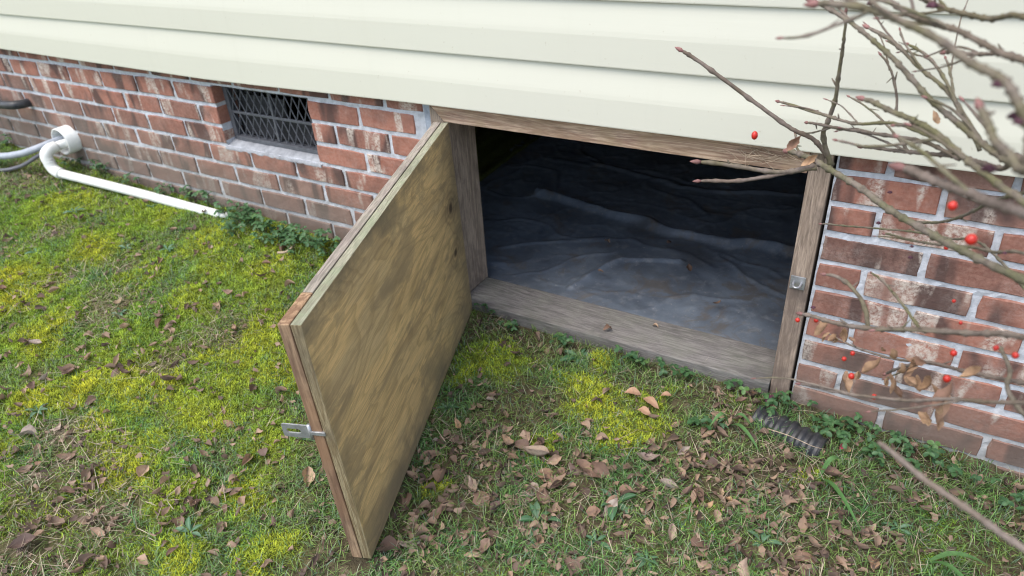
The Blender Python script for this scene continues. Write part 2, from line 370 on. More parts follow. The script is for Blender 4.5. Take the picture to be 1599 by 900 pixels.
STRAW = [(0.032, -1.008, 0.1), (-0.072, -0.912, 0.07), (0.231, -1.012, 0.09), (0.196, -1.162, 0.1), (-0.432, -0.53, 0.08), (-0.012, -0.47, 0.07), (-0.563, -0.386, 0.06), (-0.717, -0.518, 0.05), (-0.068, -0.629, 0.05), (1.493, -0.229, 0.06), (0.624, -0.037, 0.05), (0.802, -0.477, 0.05), (1.163, -0.032, 0.05), (-1.516, -0.168, 0.12), (-0.98, -0.37, 0.06)]
LITTER = [(1.335, -0.516, 0.18), (1.145, -0.561, 0.12), (1.408, -0.324, 0.12), (1.597, -0.293, 0.15), (1.049, -0.661, 0.12), (1.702, -0.16, 0.12), (1.798, -0.142, 0.12), (1.346, -0.101, 0.07), (0.131, -1.068, 0.1), (0.903, -0.702, 0.07), (0.924, -0.503, 0.08), (1.227, -0.413, 0.1), (1.562, -0.428, 0.12), (0.363, -0.899, 0.06), (-0.037, -0.918, 0.06), (1.078, -0.486, 0.08)]
def blobs(L, x, y, col=None, soft=.55):
    m = np.zeros_like(x); c = np.zeros_like(x); ws = np.zeros_like(x)+1e-6
    wx = x+.05*(fbm(x*14, y*14, 5)-.5)*2; wy = y+.05*(fbm(x*14, y*14, 9)-.5)*2
    for b in L:
        d2 = ((wx-b[0])**2+(wy-b[1])**2)/b[2]**2; k = np.exp(-d2*.9); m = np.maximum(m, k)
        if col: c += k*b[3]; ws += k
    return (m, c/ws) if col else m
def cover(x, y):
    m, yel = blobs(MOSS, x, y, True)
    n1 = fbm(x*9, y*9, 31, 3); n2 = fbm(x*26, y*26, 41, 2)
    left = np.clip((.75-x)/.5, 0, 1)
    moss = np.clip(m*1.25+left*.58+(n1-.5)*1.1+(n2-.5)*.5-.12, 0, 1)
    s = blobs(STRAW, x, y)
    moss = moss*(1-.75*np.clip(s*1.3, 0, 1))
    return moss, np.clip(yel*.9*np.clip(m*1.3, .25, 1)+(fbm(x*12, y*12, 77)-.5)*.7, 0, 1), s
def ground_h(x, y):
    moss, _, _ = cover(x, y)
    near = np.clip(1-(np.abs(x)-3)/2, 0, 1)
    h = base_h(x, y)+.022*(fbm(x*3.5, y*3.5, 3)-.5)+.014*(fbm(x*14, y*14, 13)-.5)+near*(.014*(fbm(x*38, y*38, 15, 2)-.5)+.012*moss)
    # ground is trodden flat just under the swinging door
    dx, dy = x-.536, y+.033; along = dx*.327-dy*.945; across = dx*.945+dy*.327
    k = np.exp(-(across+.02)**2/.003)*np.clip((.95-along)/.06, 0, 1)*np.clip((along+.03)/.05, 0, 1)
    lim = .016-.030*np.clip(along/.865, 0, 1)-.004
    return np.where(k > 0, h*(1-k)+np.minimum(h, lim)*k, h)
def axis(core0, core1, step, far0, far1):
    a = list(np.arange(core0, core1+1e-6, step)); s = step
    lo = []; x = core0
    while x > far0: s *= 1.25; x -= s; lo.append(x)
    hi = []; x = core1; s = step
    while x < far1: s *= 1.25; x += s; hi.append(x)
    return np.array(lo[::-1]+a+hi)
gx = axis(-2.6, 2.3, .012, -60, 60); gy = axis(-1.6, .03, .012, -60, .04)
gy = np.concatenate([gy[gy < .05], [.12, .3, 3, 20, 60]])
X, Y = np.meshgrid(gx, gy, indexing='ij')
Z = ground_h(X, np.minimum(Y, 0)); Z = np.where(Y > .05, Z-.12, Z)
V = np.stack([X, Y, Z], -1).reshape(-1, 3); ny = len(gy); nx = len(gx)
I = (np.arange(nx-1)[:, None]*ny+np.arange(ny-1)[None, :]).ravel()
T = np.concatenate([np.stack([I, I+ny, I+ny+1], -1), np.stack([I, I+ny+1, I+1], -1)])
mo, _, _ = cover(X.ravel(), Y.ravel())
gcol = np.zeros((len(V), 3), np.float32); gcol[:, 0] = np.clip(mo*1.1, 0, 1)
ground = fast_mesh('ground', V, T, M_ground, gcol, smooth=True); tag(ground, kind='structure')

# ------------------------------------------------------------------ house: brick foundation
house = empty('house')
tag(house, 'house with cream vinyl siding above a red brick foundation with an open crawl space hatch', 'house')
BL, BH, JT = .2032, .0677, .0118
X0R = 1.5437
VX0, VX1 = -.4154, .009; VZ0, VZ1 = .6-3*BH, .6
DX0, DX1 = .440, 1.449
# mortar core with the two openings
sx = np.unique(np.concatenate([np.linspace(-4.6, -2.2, 40), np.linspace(-2.2, VX0, 150), np.linspace(VX0, VX1, 32), np.linspace(VX1, DX0, 37), np.linspace(DX0, DX1, 40), np.linspace(DX1, 2.2, 62), np.linspace(2.2, 4.6, 40)]).round(6))
sz = np.unique(np.concatenate([np.linspace(-.3, -.05, 6), np.linspace(-.05, VZ0, 38), np.linspace(VZ0, VZ1, 18), np.linspace(VZ1, .664, 6)]).round(6))
bm = bmesh.new(); XX, ZZ = np.meshgrid(sx, sz, indexing='ij')
YY = .0035+.0055*(fbm(XX*60, ZZ*60, 8, 2)-.5)+.004*(fbm(XX*9, ZZ*9, 4)-.5)
vv = [[bm.verts.new((XX[i, j], YY[i, j], ZZ[i, j])) for j in range(len(sz))] for i in range(len(sx))]
for i in range(len(sx)-1):
    cxm = (sx[i]+sx[i+1])/2
    for j in range(len(sz)-1):
        czm = (sz[j]+sz[j+1])/2
        if VX0 < cxm < VX1 and VZ0 < czm < VZ1: continue
        if DX0 < cxm < DX1: continue
        bm.faces.new((vv[i][j], vv[i+1][j], vv[i+1][j+1], vv[i][j+1]))
bmesh.ops.delete(bm, geom=[v for v in bm.verts if not v.link_faces], context='VERTS')
be = [e for e in bm.edges if len(e.link_faces) == 1]
ext = bmesh.ops.extrude_edge_only(bm, edges=be)
for g_ in ext['geom']:
    if isinstance(g_, bmesh.types.BMVert): g_.co.y = .095
wall = finish('foundation_wall', bm, M_mortar, house)
def brick_mesh(L, seed):
    r = random.Random(seed); bm = bmesh.new(); hz = (BH-JT)/2; hx = L/2
    nx_, nz_ = (5, 3) if L > .12 else (3, 3)
    fr = []
    for i in range(nx_):
        row = []
        for k in range(nz_):
            u = i/(nx_-1)*2-1; v = k/(nz_-1)*2-1
            ed = (abs(u) > .99)+(abs(v) > .99)
            x = u*(hx-.0022)+r.uniform(-.0012, .0012); z = v*(hz-.0022)+r.uniform(-.0013, .0013)
            if ed == 2: x -= math.copysign(r.uniform(0, .0025), u); z -= math.copysign(r.uniform(0, .002), v)
            row.append(bm.verts.new((x, r.uniform(-.0012, .0008), z)))
        fr.append(row)
    for i in range(nx_-1):
        for k in range(nz_-1): bm.faces.new((fr[i][k], fr[i+1][k], fr[i+1][k+1], fr[i][k+1]))
    ring = [fr[i][0] for i in range(nx_)]+[fr[-1][k] for k in range(1, nz_)]+[fr[i][-1] for i in range(nx_-2, -1, -1)]+[fr[0][k] for k in range(nz_-2, 0, -1)]
    def off(v, d, y):
        sx_ = 1 if v.co.x > 0 else -1; sz_ = 1 if v.co.z > 0 else -1
        onx = abs(v.co.x) > hx-.008; onz = abs(v.co.z) > hz-.008
        return bm.verts.new((v.co.x+(sx_*d if onx else 0), y, v.co.z+(sz_*d if onz else 0)))
    r1 = [off(v, .0022, .0022) for v in ring]; r2 = [bm.verts.new((v.co.x, .088, v.co.z)) for v in r1]
    for a, b in ((ring, r1), (r1, r2)):
        for k in range(len(a)):
            q = (k+1) % len(a); bm.faces.new((a[q], a[k], b[k], b[q]))
    me = bpy.data.meshes.new('brick'); bm.normal_update(); bm.to_mesh(me); bm.free(); me.materials.append(M_brick); return me
FULL = [brick_mesh(BL-JT, 100+k) for k in range(10)]
bricks_far = []
brr = random.Random(3)
def lay(x0, x1, row):
    L = x1-x0
    if L < .05: return
    zc = .6-(row-.5)*BH
    if zc < float(base_h((x0+x1)/2, 0))-.09: return
    far = x0 < -2.3 or x1 > 2.2
    me = brr.choice(FULL) if abs(L-(BL-JT)) < .004 else brick_mesh(L, brr.randrange(9999))
    o = bpy.data.objects.new('brick', me); o.location = ((x0+x1)/2+brr.uniform(-.002, .002), brr.uniform(-.002, .001), zc+brr.uniform(-.0018, .0018))
    o.rotation_euler = (brr.uniform(-.006, .006), brr.uniform(-.008, .008), brr.uniform(-.006, .006))
    if far: bricks_far.append(o); return
    link(o, wall)
def course(xa, xb, org, row):
    off = org+(0 if row % 2 else BL/2); k = math.floor((xa-off)/BL)-1
    while True:
        a = off+k*BL+JT/2; b = off+(k+1)*BL-JT/2; k += 1
        if a > xb: break
        a2, b2 = max(a, xa), min(b, xb)
        if b2 > a2: lay(a2, b2, row)
for row in range(0, 12):
    if 1 <= row <= 3: course(-4.4, VX0+.003, 0, row); course(VX1-.003, .434, 0, row)
    else: course(-4.4, .434, 0, row)
    course(1.453, 4.4, X0R+BL/2, row)
fv = []; ff = []
for o in bricks_far:
    b = len(fv); mw = Matrix.Translation(o.location)
    fv += [tuple(mw @ v.co) for v in o.data.vertices]; ff += [tuple(b+i for i in p.vertices) for p in o.data.polygons]
    bpy.data.objects.remove(o)
far_bricks = mesh_obj('brickwork_beyond', fv, ff, M_brick, wall); tag(far_bricks, kind='stuff')

# foundation vent: recessed grey grille with diamond bars
bm = bmesh.new(); yv0, yv1 = .040, .062
add_box(bm, VX0+.002, VX0+.020, yv0, yv1, VZ0+.013, VZ1-.004, .002); add_box(bm, VX1-.020, VX1-.002, yv0, yv1, VZ0+.013, VZ1-.004, .002)
add_box(bm, VX0+.020, VX1-.020, yv0+.001, yv1, VZ1-.018, VZ1-.004, .002); add_box(bm, VX0+.020, VX1-.020, yv0-.008, yv1, VZ0+.013, VZ0+.026, .002)
vent = finish('foundation_vent', bm, M_vent, house); vent['label'] = 'dark grey foundation vent with diamond grille under the siding'
vx0, vx1, vz0, vz1 = VX0+.02, VX1-.02, VZ0+.026, VZ1-.018; vm = (vz0+vz1)/2; vc = (vx0+vx1)/2
bm = bmesh.new(); add_box(bm, vx0, vx1, yv0+.002, yv0+.010, vm-.0042, vm+.0042, .0015); finish('crossbar', bm, M_vent, vent)
bm = bmesh.new(); add_box(bm, vc-.0045, vc+.0045, yv0+.001, yv0+.011, vm+.0045, vz1, .0015); add_box(bm, vc-.0045, vc+.0045, yv0+.001, yv0+.011, vz0, vm-.0045, .0015); finish('mullion', bm, M_vent, vent)
for hz0, hz1 in ((vz0, vm-.004), (vm+.004, vz1)):
    for hx0, hx1 in ((vx0, vc-.004), (vc+.004, vx1)):
        stp = .0325; nb = 6
        for k in range(-1, nb):
            for sgn in (1, -1):
                xa = hx0+k*stp; xb = xa+stp
                if sgn < 0: xa, xb = xb, xa
                za, zb = hz0, hz1
                def clip(xa, xb, za, zb):
                    for lim, less in ((hx0, True), (hx1, False)):
                        if (xa < lim) == less and xa != lim:
                            if (xb < lim) == less: return None
                            t = (lim-xa)/(xb-xa); za = za+(zb-za)*t; xa = lim
                        if (xb < lim) == less and xb != lim:
                            t = (lim-xa)/(xb-xa); zb = za+(zb-za)*t; xb = lim
                    return xa, xb, za, zb
                c_ = clip(xa, xb, za, zb)
                if c_ is None: continue
                xa, xb, za, zb = c_
                if abs(zb-za) < .01: continue
                y_ = yv0+.004+(.0022 if sgn > 0 else 0)
                v_, f_ = tube([(xa, y_, za), (xb, y_, zb)], .0021, 6); mesh_obj('grille_bar', v_, f_, M_vent, vent)
bm = bmesh.new(); add_box(bm, vx0-.01, vx1+.01, .075, .079, vz0-.004, vm-.008); add_box(bm, vx0-.01, vc+.02, .083, .087, vm-.008, vz1-.03); finish('backing_flap', bm, M_flap, vent)
# sloping mortar bed under the vent
bm = bmesh.new(); ns = 28
top = []; 
for i in range(ns+1):
    x = VX0-.004+(VX1-VX0+.008)*i/ns; j = random.uniform(-.002, .002)
    top.append([bm.verts.new(p) for p in ((x, .0-.002+j*.5, VZ0-.012), (x, -.003+j*.5, VZ0-.004+j), (x, .034, VZ0+.012+j*.6), (x, .07, VZ0+.0145), (x, .07, VZ0-.012))])
for a, b in zip(top[:-1], top[1:]):
    for k in range(4): bm.faces.new((a[k], b[k], b[k+1], a[k+1]))
finish('vent_sill', bm, mat_plain('weathered_mortar', (.34, .35, .37), .95, .1, 0, .2, 45, bump=.6), house, True)

# ------------------------------------------------------------------ vinyl siding, each panel a part
SH = .134; SZ = .641; SEAM = -.19
prof = [(-.012, .0015), (-.0345, .0), (-.0358, .0008), (-.0363, .0030), (-.0365, .030), (-.0366, .064), (-.0362, .069), (-.0358, .074), (-.0351, .080), (-.0336, .092), (-.0318, .107), (-.0301, .121), (-.0286, .134), (-.0268, .150)]
def siding_panel(xa, xb, proud, k):
    xs = np.linspace(xa, xb, 40); V_ = []; F_ = []
    for x in xs:
        s = np.interp(x, [-1.7, -.36, .41, 1.04, 1.44, 1.75, 4], [.003, -.011, .0, .003, .006, .009, .009])*(1 if k == 0 else .0)
        wv = .0009*math.sin(x*2.1+k*1.7)+.0004*math.sin(x*7.3+k)
        for (y, z) in prof: V_.append((x, y-proud+wv*.8, SZ+k*SH+z+s*(1-z/.15)))
    m = len(prof)
    for i in range(len(xs)-1):
        for j in range(m-1): F_.append((i*m+j, (i+1)*m+j, (i+1)*m+j+1, i*m+j+1))
    return V_, F_
siding = None
for k in range(20):
    seam = SEAM if k < 3 else SEAM+[1.7, -1.2, .6][k % 3]
    for xa, xb, pr in ((-4.6, seam+.03, .0), (seam, 4.6, .0014)):
        v_, f_ = siding_panel(xa, xb, pr, k)
        mesh_obj('siding_panel', v_, f_, M_siding, house, False)
# structure behind: sheathing, floor deck, other foundation walls, eave and roof
bm = bmesh.new(); add_box(bm, -4.6, 4.6, -.008, .14, .668, 3.35); finish('wall_sheathing', bm, M_dark, house)
bm = bmesh.new(); add_box(bm, -4.6, 4.6, .141, 6.0, .70, .76); finish('floor_deck', bm, M_dark, house)
for k in range(14):
    bm = bmesh.new(); xj = -4.2+k*.61; add_box(bm, xj, xj+.04, .16, 6.0, .66, .699); finish('floor_joist', bm, M_dark, house)
bm = bmesh.new(); add_box(bm, -4.6, -4.4, .096, 6.0, -.3, .70); add_box(bm, 4.4, 4.6, .096, 6.0, -.3, .70); add_box(bm, -4.4, 4.4, 5.8, 6.0, -.3, .70)
add_box(bm, -4.4, VX0-.02, .096, .2, -.3, .664); add_box(bm, VX1+.02, .42, .096, .2, -.3, .664); add_box(bm, 1.46, 4.4, .096, .2, -.3, .664); add_box(bm, VX0-.02, VX1+.02, .096, .2, -.3, VZ0-.02)
finish('block_backing', bm, M_conc, house)
bm = bmesh.new(); add_box(bm, -4.6, 4.6, 5.86, 6.0, .77, 3.35); add_box(bm, -4.6, -4.46, .15, 5.85, .77, 3.35); add_box(bm, 4.46, 4.6, .15, 5.85, .77, 3.35); finish('outer_wall', bm, M_siding, house)
bm = bmesh.new()
ra = [bm.verts.new(p) for p in ((-4.9, -.35, 3.3), (4.9, -.35, 3.3), (4.9, 3.0, 5.0), (-4.9, 3.0, 5.0), (-4.9, 6.35, 3.3), (4.9, 6.35, 3.3), (-4.9, -.35, 3.45), (4.9, -.35, 3.45), (4.9, 3.0, 5.15), (-4.9, 3.0, 5.15), (-4.9, 6.35, 3.45), (4.9, 6.35, 3.45))]
for q_ in ((0, 1, 2, 3), (3, 2, 5, 4), (7, 6, 9, 8), (8, 9, 10, 11), (0, 6, 7, 1), (5, 11, 10, 4), (0, 3, 9, 6), (3, 4, 10, 9), (1, 7, 8, 2), (2, 8, 11, 5)): bm.faces.new([ra[i] for i in q_])
bmesh.ops.recalc_face_normals(bm, faces=bm.faces); finish('roof', bm, M_roof, house)

# ------------------------------------------------------------------ hatch frame
def board(name, x0, x1, y0, y1, z0, z1, mat, parent=house, bev=.0025, mitre=None):
    bm = bmesh.new(); add_box(bm, x0, x1, y0, y1, z0, z1, bev, .0008); return finish(name, bm, mat, parent)
def prism(name, poly, y0, y1, mat, parent, bev=.002):
    bm = bmesh.new(); a = [bm.verts.new((x, y0, z)) for x, z in poly]; b = [bm.verts.new((x, y1, z)) for x, z in poly]
    bm.faces.new(a); bm.faces.new(b[::-1])
    for i in range(len(poly)):
        j = (i+1) % len(poly); bm.faces.new((a[j], a[i], b[i], b[j]))
    bmesh.ops.recalc_face_normals(bm, faces=bm.faces)
    bmesh.ops.bevel(bm, geom=list(bm.edges), offset=bev, segments=2, affect='EDGES', profile=.6)
    return finish(name, bm, mat, parent)
jl = prism('door_jamb', [(.459, .012), (.502, .012), (.502, .590), (.459, .633)], -.006, .134, M_post, house)
jr = prism('door_jamb', [(1.400, -.012), (1.443, -.012), (1.443, .640), (1.400, .6405)], -.007, .134, M_post, house)
hd = prism('door_header', [(.460, .6345), (.504, .591), (1.3985, .591), (1.3985, .652), (.460, .652)], -.008, .134, M_header, house)
sl = board('door_sill', .5035, 1.3985, -.016, .126, .008, .049, M_sill)
bm = bmesh.new(); add_box(bm, .439, .4575, -.003, .09, .03, .655, .003, .0015); finish('caulk_strip', bm, M_flash, house)
# staple plate on the right jamb
bm = bmesh.new(); add_box(bm, 1.4035, 1.4345, -.0105, -.0075, .322, .354, .001); sp_ = finish('staple_plate', bm, M_galv, jr)
bm = bmesh.new(); v_, f_ = tube(spline([(1.411, -.009, .338), (1.412, -.026, .338), (1.419, -.032, .338), (1.426, -.026, .338), (1.427, -.009, .338)], 16), .0026, 8); mesh_obj('staple', v_, f_, M_galv, jr, True)

# ------------------------------------------------------------------ hatch door, swung open
th = .3338; lean = -.0143; sag = .0312; DW, DH, DT = .865, .5827, .0397
d0 = Vector((math.sin(th), -math.cos(th), 0)); n0 = Vector((math.cos(th), math.sin(th), 0)); u0 = Vector((0, 0, 1))
u1 = u0*math.cos(lean)+n0*math.sin(lean); n1 = d0.cross(u1)
if n1.dot(n0) < 0: n1 = -n1
dd = d0*math.cos(sag)-u1*math.sin(sag); uu = u1*math.cos(sag)+d0*math.sin(sag)
b0 = -n1
DM = Matrix(((dd.x, b0.x, uu.x, .5356), (dd.y, b0.y, uu.y, -.0328), (dd.z, b0.z, uu.z, .6017), (0, 0, 0, 1)))
PT = .0185
bm = bmesh.new(); add_box(bm, 0, DW, 0, PT, -DH, 0, .0015, .0006)
door = finish('access_door', bm, M_ply, house); door.matrix_world = DM
door['label'] = 'open plywood hatch door with a weathered timber border'
for vtx in door.data.polygons: pass
M_plyedge = mat_wood('plywood_edge', (.33, .27, .16), (.20, .15, .08), (.12, .10, .07), 'Z', 1.6, .0, .5)
M_plytop = mat_wood('plywood_top_edge', (.34, .33, .25), (.22, .21, .15), (.12, .12, .09), 'X', 1.4, .5, .5)
door.data.materials.append(M_plyedge); door.data.materials.append(M_plytop)
for p in door.data.polygons:
    if abs(p.normal.x) > .6: p.material_index = 1
    elif p.normal.z > .6 : p.material_index = 2
def dpart(name, x0, x1, y0, y1, z0, z1, mat, parent=door, bev=.002, jit=.0006):
    bm = bmesh.new(); add_box(bm, x0, x1, y0, y1, z0, z1, bev, jit); return finish(name, bm, mat, parent)
dpart('rail', .0, DW-.0895, PT+.0015, DT, -.089, .0015, M_rail)
dpart('rail', .0, DW-.0895, PT+.0015, DT, -DH, -DH+.089, M_rail)
dpart('stile', DW-.089, DW+.001, PT+.0015, DT, -DH, .001, M_stile)
dpart('stile', .0, .089, PT+.0015, DT, -DH+.09, -.09, M_stile)
# hasp: leaf on the back, bent round the free edge, slotted plate swung out
hz = -.234
dpart('hasp_leaf', DW-.004, DW+.0035, PT-.004, DT+.002, hz-.004, hz+.004, M_galv, door, .0008, .0)
bm = bmesh.new()
y0h, y1h = DT+.001, DT+.056; zt, zb = hz+.016, hz-.014
def ringbox(bm, xa, xb, outer, inner):
    n_ = len(outer); A = [[bm.verts.new((x, y, z)) for y, z in L] for L in (outer, inner) for x in (xa, xb)]
    oa, ob, ia, ib = A
    for i in range(n_):
        j = (i+1) % n_
        bm.faces.new((oa[i], oa[j], ia[j], ia[i])); bm.faces.new((ob[j], ob[i], ib[i], ib[j]))
        bm.faces.new((oa[j], oa[i], ob[i], ob[j])); bm.faces.new((ia[i], ia[j], ib[j], ib[i]))
def rrect(y0, y1, z0, z1, r, n=4):
    P = []
    for cy_, cz_, a0 in ((y1-r, z1-r, 0), (y0+r, z1-r, 90), (y0+r, z0+r, 180), (y1-r, z0+r, 270)):
        for k in range(n+1):
            a = math.radians(a0+90*k/n); P.append((cy_+r*math.cos(a), cz_+r*math.sin(a)))
    return P
ringbox(bm, DW-.001, DW+.0015, rrect(y0h, y1h, zb, zt, .004), rrect(y0h+.020, y1h-.008, (zb+zt)/2-.005, (zb+zt)/2+.005, .0045))
bmesh.ops.recalc_face_normals(bm, faces=bm.faces); finish('hasp_plate', bm, M_galv, door)
v_, f_ = tube([(DW+.0005, DT+.003, zb-.002), (DW+.0005, DT+.003, zt+.002)], .0035, 10); mesh_obj('hasp_pin', v_, f_, M_galv, door, True)
for zz_ in (-.09, -.49):
    dpart('hinge', -.012, .035, DT+.0003, DT+.003, zz_-.03, zz_+.03, M_galv, door, .0008, 0)
    v_, f_ = tube([(-.006, DT+.004, zz_-.032), (-.006, DT+.004, zz_+.032)], .005, 10); mesh_obj('hinge_pin', v_, f_, M_galv, door, True)

# ------------------------------------------------------------------ plastic sheet on the crawl space floor
px = np.concatenate([np.linspace(-4.3, -.6, 40), np.linspace(-.57, 2.0, 330), np.linspace(2.05, 4.3, 30)]); py = np.concatenate([np.linspace(.127, 1.9, 240), np.linspace(1.93, 5.75, 60)])
PX, PY = np.meshgrid(px, py, indexing='ij')
def seg_d(x, y, P):
    best = np.full_like(x, 9.); par = np.zeros_like(x)
    for i, ((ax, ay), (bx_, by_)) in enumerate(zip(P[:-1], P[1:])):
        vx_, vy_ = bx_-ax, by_-ay; t = np.clip(((x-ax)*vx_+(y-ay)*vy_)/(vx_*vx_+vy_*vy_), 0, 1)
        d = np.hypot(x-ax-t*vx_, y-ay-t*vy_); par = np.where(d < best, i+t, par); best = np.minimum(best, d)
    return best, par
wx_ = PX+.09*(fbm(PX*5, PY*5, 61)-.5); wy_ = PY+.09*(fbm(PX*5, PY*5, 67)-.5)
PZ = .004+.016*(fbm(PX*1.6, PY*1.6, 21)-.5)+.006*(fbm(PX*6, PY*6, 22)-.5)
for P_, hgt, wid in (([(.30, .84), (.66, .76), (1.0, .70), (1.35, .73), (1.7, .80)], .026, .015), ([(.40, .36), (.55, .52), (.8, .62), (1.1, .55)], .003, .010),
                     ([(.76, .25), (.80, .36), (.84, .46), (1.0, .52)], .012, .009), ([(.95, .2), (1.1, .36), (1.25, .42)], .003, .008), ([(.35, 1.2), (.9, 1.1), (1.5, 1.25)], .006, .012), ([(.52, .2), (.62, .3), (.70, .44)], .003, .006), ([(1.1, .62), (1.3, .5), (1.5, .45)], .004, .008)):
    d_, _ = seg_d(wx_, wy_, P_); PZ += hgt*np.exp(-(d_/wid)**2)
rid = 1-np.abs(fbm(PX*3.2+.3*PY, PY*4.5, 25)*2-1); PZ += .003*np.clip((rid-.92)/.08, 0, 1)
rid2 = 1-np.abs(fbm(PX*9, PY*8, 29)*2-1); PZ += .0015*np.clip((rid2-.88)/.12, 0, 1)
rid3 = 1-np.abs(fbm(PX*16+PY*5, PY*20, 33, 2)*2-1); PZ += .0008*np.clip((rid3-.86)/.14, 0, 1)
edge = np.clip((PY-.127)/.12, 0, 1); PZ = PZ*edge+.02*(1-edge)
for sd_, sx1, sy1, hh in ((201, 1.3, 1.9, .0035), (211, 2.3, 1.6, .0030), (231, 8.5, 10.0, .0012)):     # sharp creases
    cr_ = np.abs(fbm(PX*sx1+.35*PY, PY*sy1, sd_, 2)-.5); PZ += hh*np.exp(-cr_/.012)*np.clip(fbm(PX*2, PY*2, sd_+3)*2.6-.8, 0, 1)*edge
SV = np.stack([PX, PY, PZ], -1).reshape(-1, 3); m_ = len(py); I = (np.arange(len(px)-1)[:, None]*m_+np.arange(m_-1)[None, :]).ravel()
ST = np.concatenate([np.stack([I, I+m_, I+m_+1], -1), np.stack([I, I+m_+1, I+1], -1)])
sheet = fast_mesh('plastic_sheet', SV, ST, M_sheet, np.zeros((len(SV), 3)), smooth=True)
tag(sheet, 'wrinkled dark plastic ground sheet inside the crawl space', 'plastic sheet')

# ------------------------------------------------------------------ pipes and cables at the left of the wall
pvc = empty('drain_pipe', (-1.36, -.03, .30)); tag(pvc, 'white plastic pipe running from the brick wall along the grass', 'pipe')
def at0(o, par): o.matrix_parent_inverse = Matrix.Translation(-par.location); return o
def ring_pipe(xc, zc, y0, y1, ro, ri):
    bm = bmesh.new(); n_ = 40; L = []
    for (r, y) in ((ro, y1), (ro, y0+.002), (ro-.002, y0), (ri+.002, y0), (ri, y0+.002), (ri, y1)):
        L.append([bm.verts.new((xc+r*math.cos(2*math.pi*k/n_), y, zc+r*math.sin(2*math.pi*k/n_))) for k in range(n_)])
    for a, b in zip(L[:-1], L[1:]):
        for k in range(n_): q = (k+1) % n_; bm.faces.new((a[k], a[q], b[q], b[k]))
    bmesh.ops.recalc_face_normals(bm, faces=bm.faces); return bm
at0(finish('sleeve', ring_pipe(-1.372, .298, -.052, .09, .054, .048), M_pvc, pvc, True), pvc)
pr = .0175
def pp(name, P, r, n=14, sides=16, mat=M_pvc, par=pvc):
    v_, f_ = tube(spline(P, n), r, sides); return at0(mesh_obj(name, v_, f_, mat, par, True), par)
pp('pipe', [(-1.357, .08, .290), (-1.357, -.085, .292)], pr, 6)
pp('elbow', [(-1.357, -.080, .292), (-1.357, -.105, .290), (-1.357, -.124, .279), (-1.357, -.130, .262), (-1.354, -.130, .250)], pr+.0045, 20)
pp('elbow', [(-1.354, -.130, .252), (-1.352, -.130, .236), (-1.343, -.129, .218), (-1.325, -.128, .208), (-1.305, -.126, .2035)], pr+.0045, 20)
pp('pipe', [(-1.306, -.126, .2035), (-.90, -.085, .176), (-.455, -.040, .139)], pr, 20)
cn = tube(spline([(-1.392, .07, .305), (-1.398, -.06, .300), (-1.43, -.125, .287), (-1.52, -.15, .262), (-1.68, -.165, .236), (-1.95, -.19, .228), (-2.6, -.22, .22)], 50), .0135, 12)
tag(mesh_obj('conduit', cn[0], cn[1], M_conduit, None, True), 'grey conduit curving out of the white sleeve to the left', 'conduit')
cb = tube(spline([(-1.385, .07, .285), (-1.392, -.06, .282), (-1.42, -.125, .262), (-1.55, -.155, .206), (-1.72, -.18, .175), (-2.0, -.21, .19), (-2.6, -.25, .19)], 50), .0075, 10)
tag(mesh_obj('cable', cb[0], cb[1], M_cable, None, True), 'thin dark cable below the grey conduit at the left edge', 'cable')
hb = tube(spline([(-1.60, .02, .418), (-1.60, -.03, .420), (-1.63, -.058, .421), (-1.75, -.062, .416), (-2.0, -.065, .41), (-2.6, -.07, .40)], 40), .017, 14)
tag(mesh_obj('hose', hb[0], hb[1], M_black, None, True), 'black hose at the left edge, entering the brick wall above the conduit', 'hose')

# black corrugated drain pipe half buried by the right jamb
A_ = np.array((1.39, -.096, -.006)); B_ = np.array((1.545, -.132, -.014)); nn = 129; t_ = np.linspace(0, 1, nn)
cp = A_[None]*(1-t_[:, None])+B_[None]*t_[:, None]; cr = .040+.0028*np.clip(np.sin(t_*2*np.pi*6)*1.5, -1, 1)
cv, cf = tube(cp, cr, 24); tag(mesh_obj('corrugated_drain', cv, cf, M_black, None, True), 'black corrugated drain pipe half buried beside the right door jamb', 'drain pipe')
# ------------------------------------------------------------------ moss, grass and straw (uncountable ground cover)
VIS = [(-2.6, -.02), (-2.6, -.5), (-1.3, -.85), (.05, -1.5), (.45, -1.5), (1.2, -1.0), (2.15, -.5), (2.15, -.02)]
def inside(x, y, P):
    c = np.zeros(len(x), bool); j = len(P)-1
    for i in range(len(P)):
        xi, yi = P[i]; xj, yj = P[j]
        c ^= ((yi > y) != (yj > y)) & (x < (xj-xi)*(y-yi)/(yj-yi+1e-12)+xi); j = i
    return c
def under_door(x, y, pad=0.0):
    dx, dy = x-.536, y+.033; al = dx*.327-dy*.945; ac = dx*.945+dy*.327
    return (al > -.05) & (al < .875+pad) & (ac > -.048-pad) & (ac < .006+pad)
def scatter(n):
    x = RNG.uniform(-2.7, 2.25, n); y = RNG.uniform(-1.55, -.004, n)
    k = inside(x, y, VIS) | (RNG.random(n) < .12)
    return x[k], y[k]
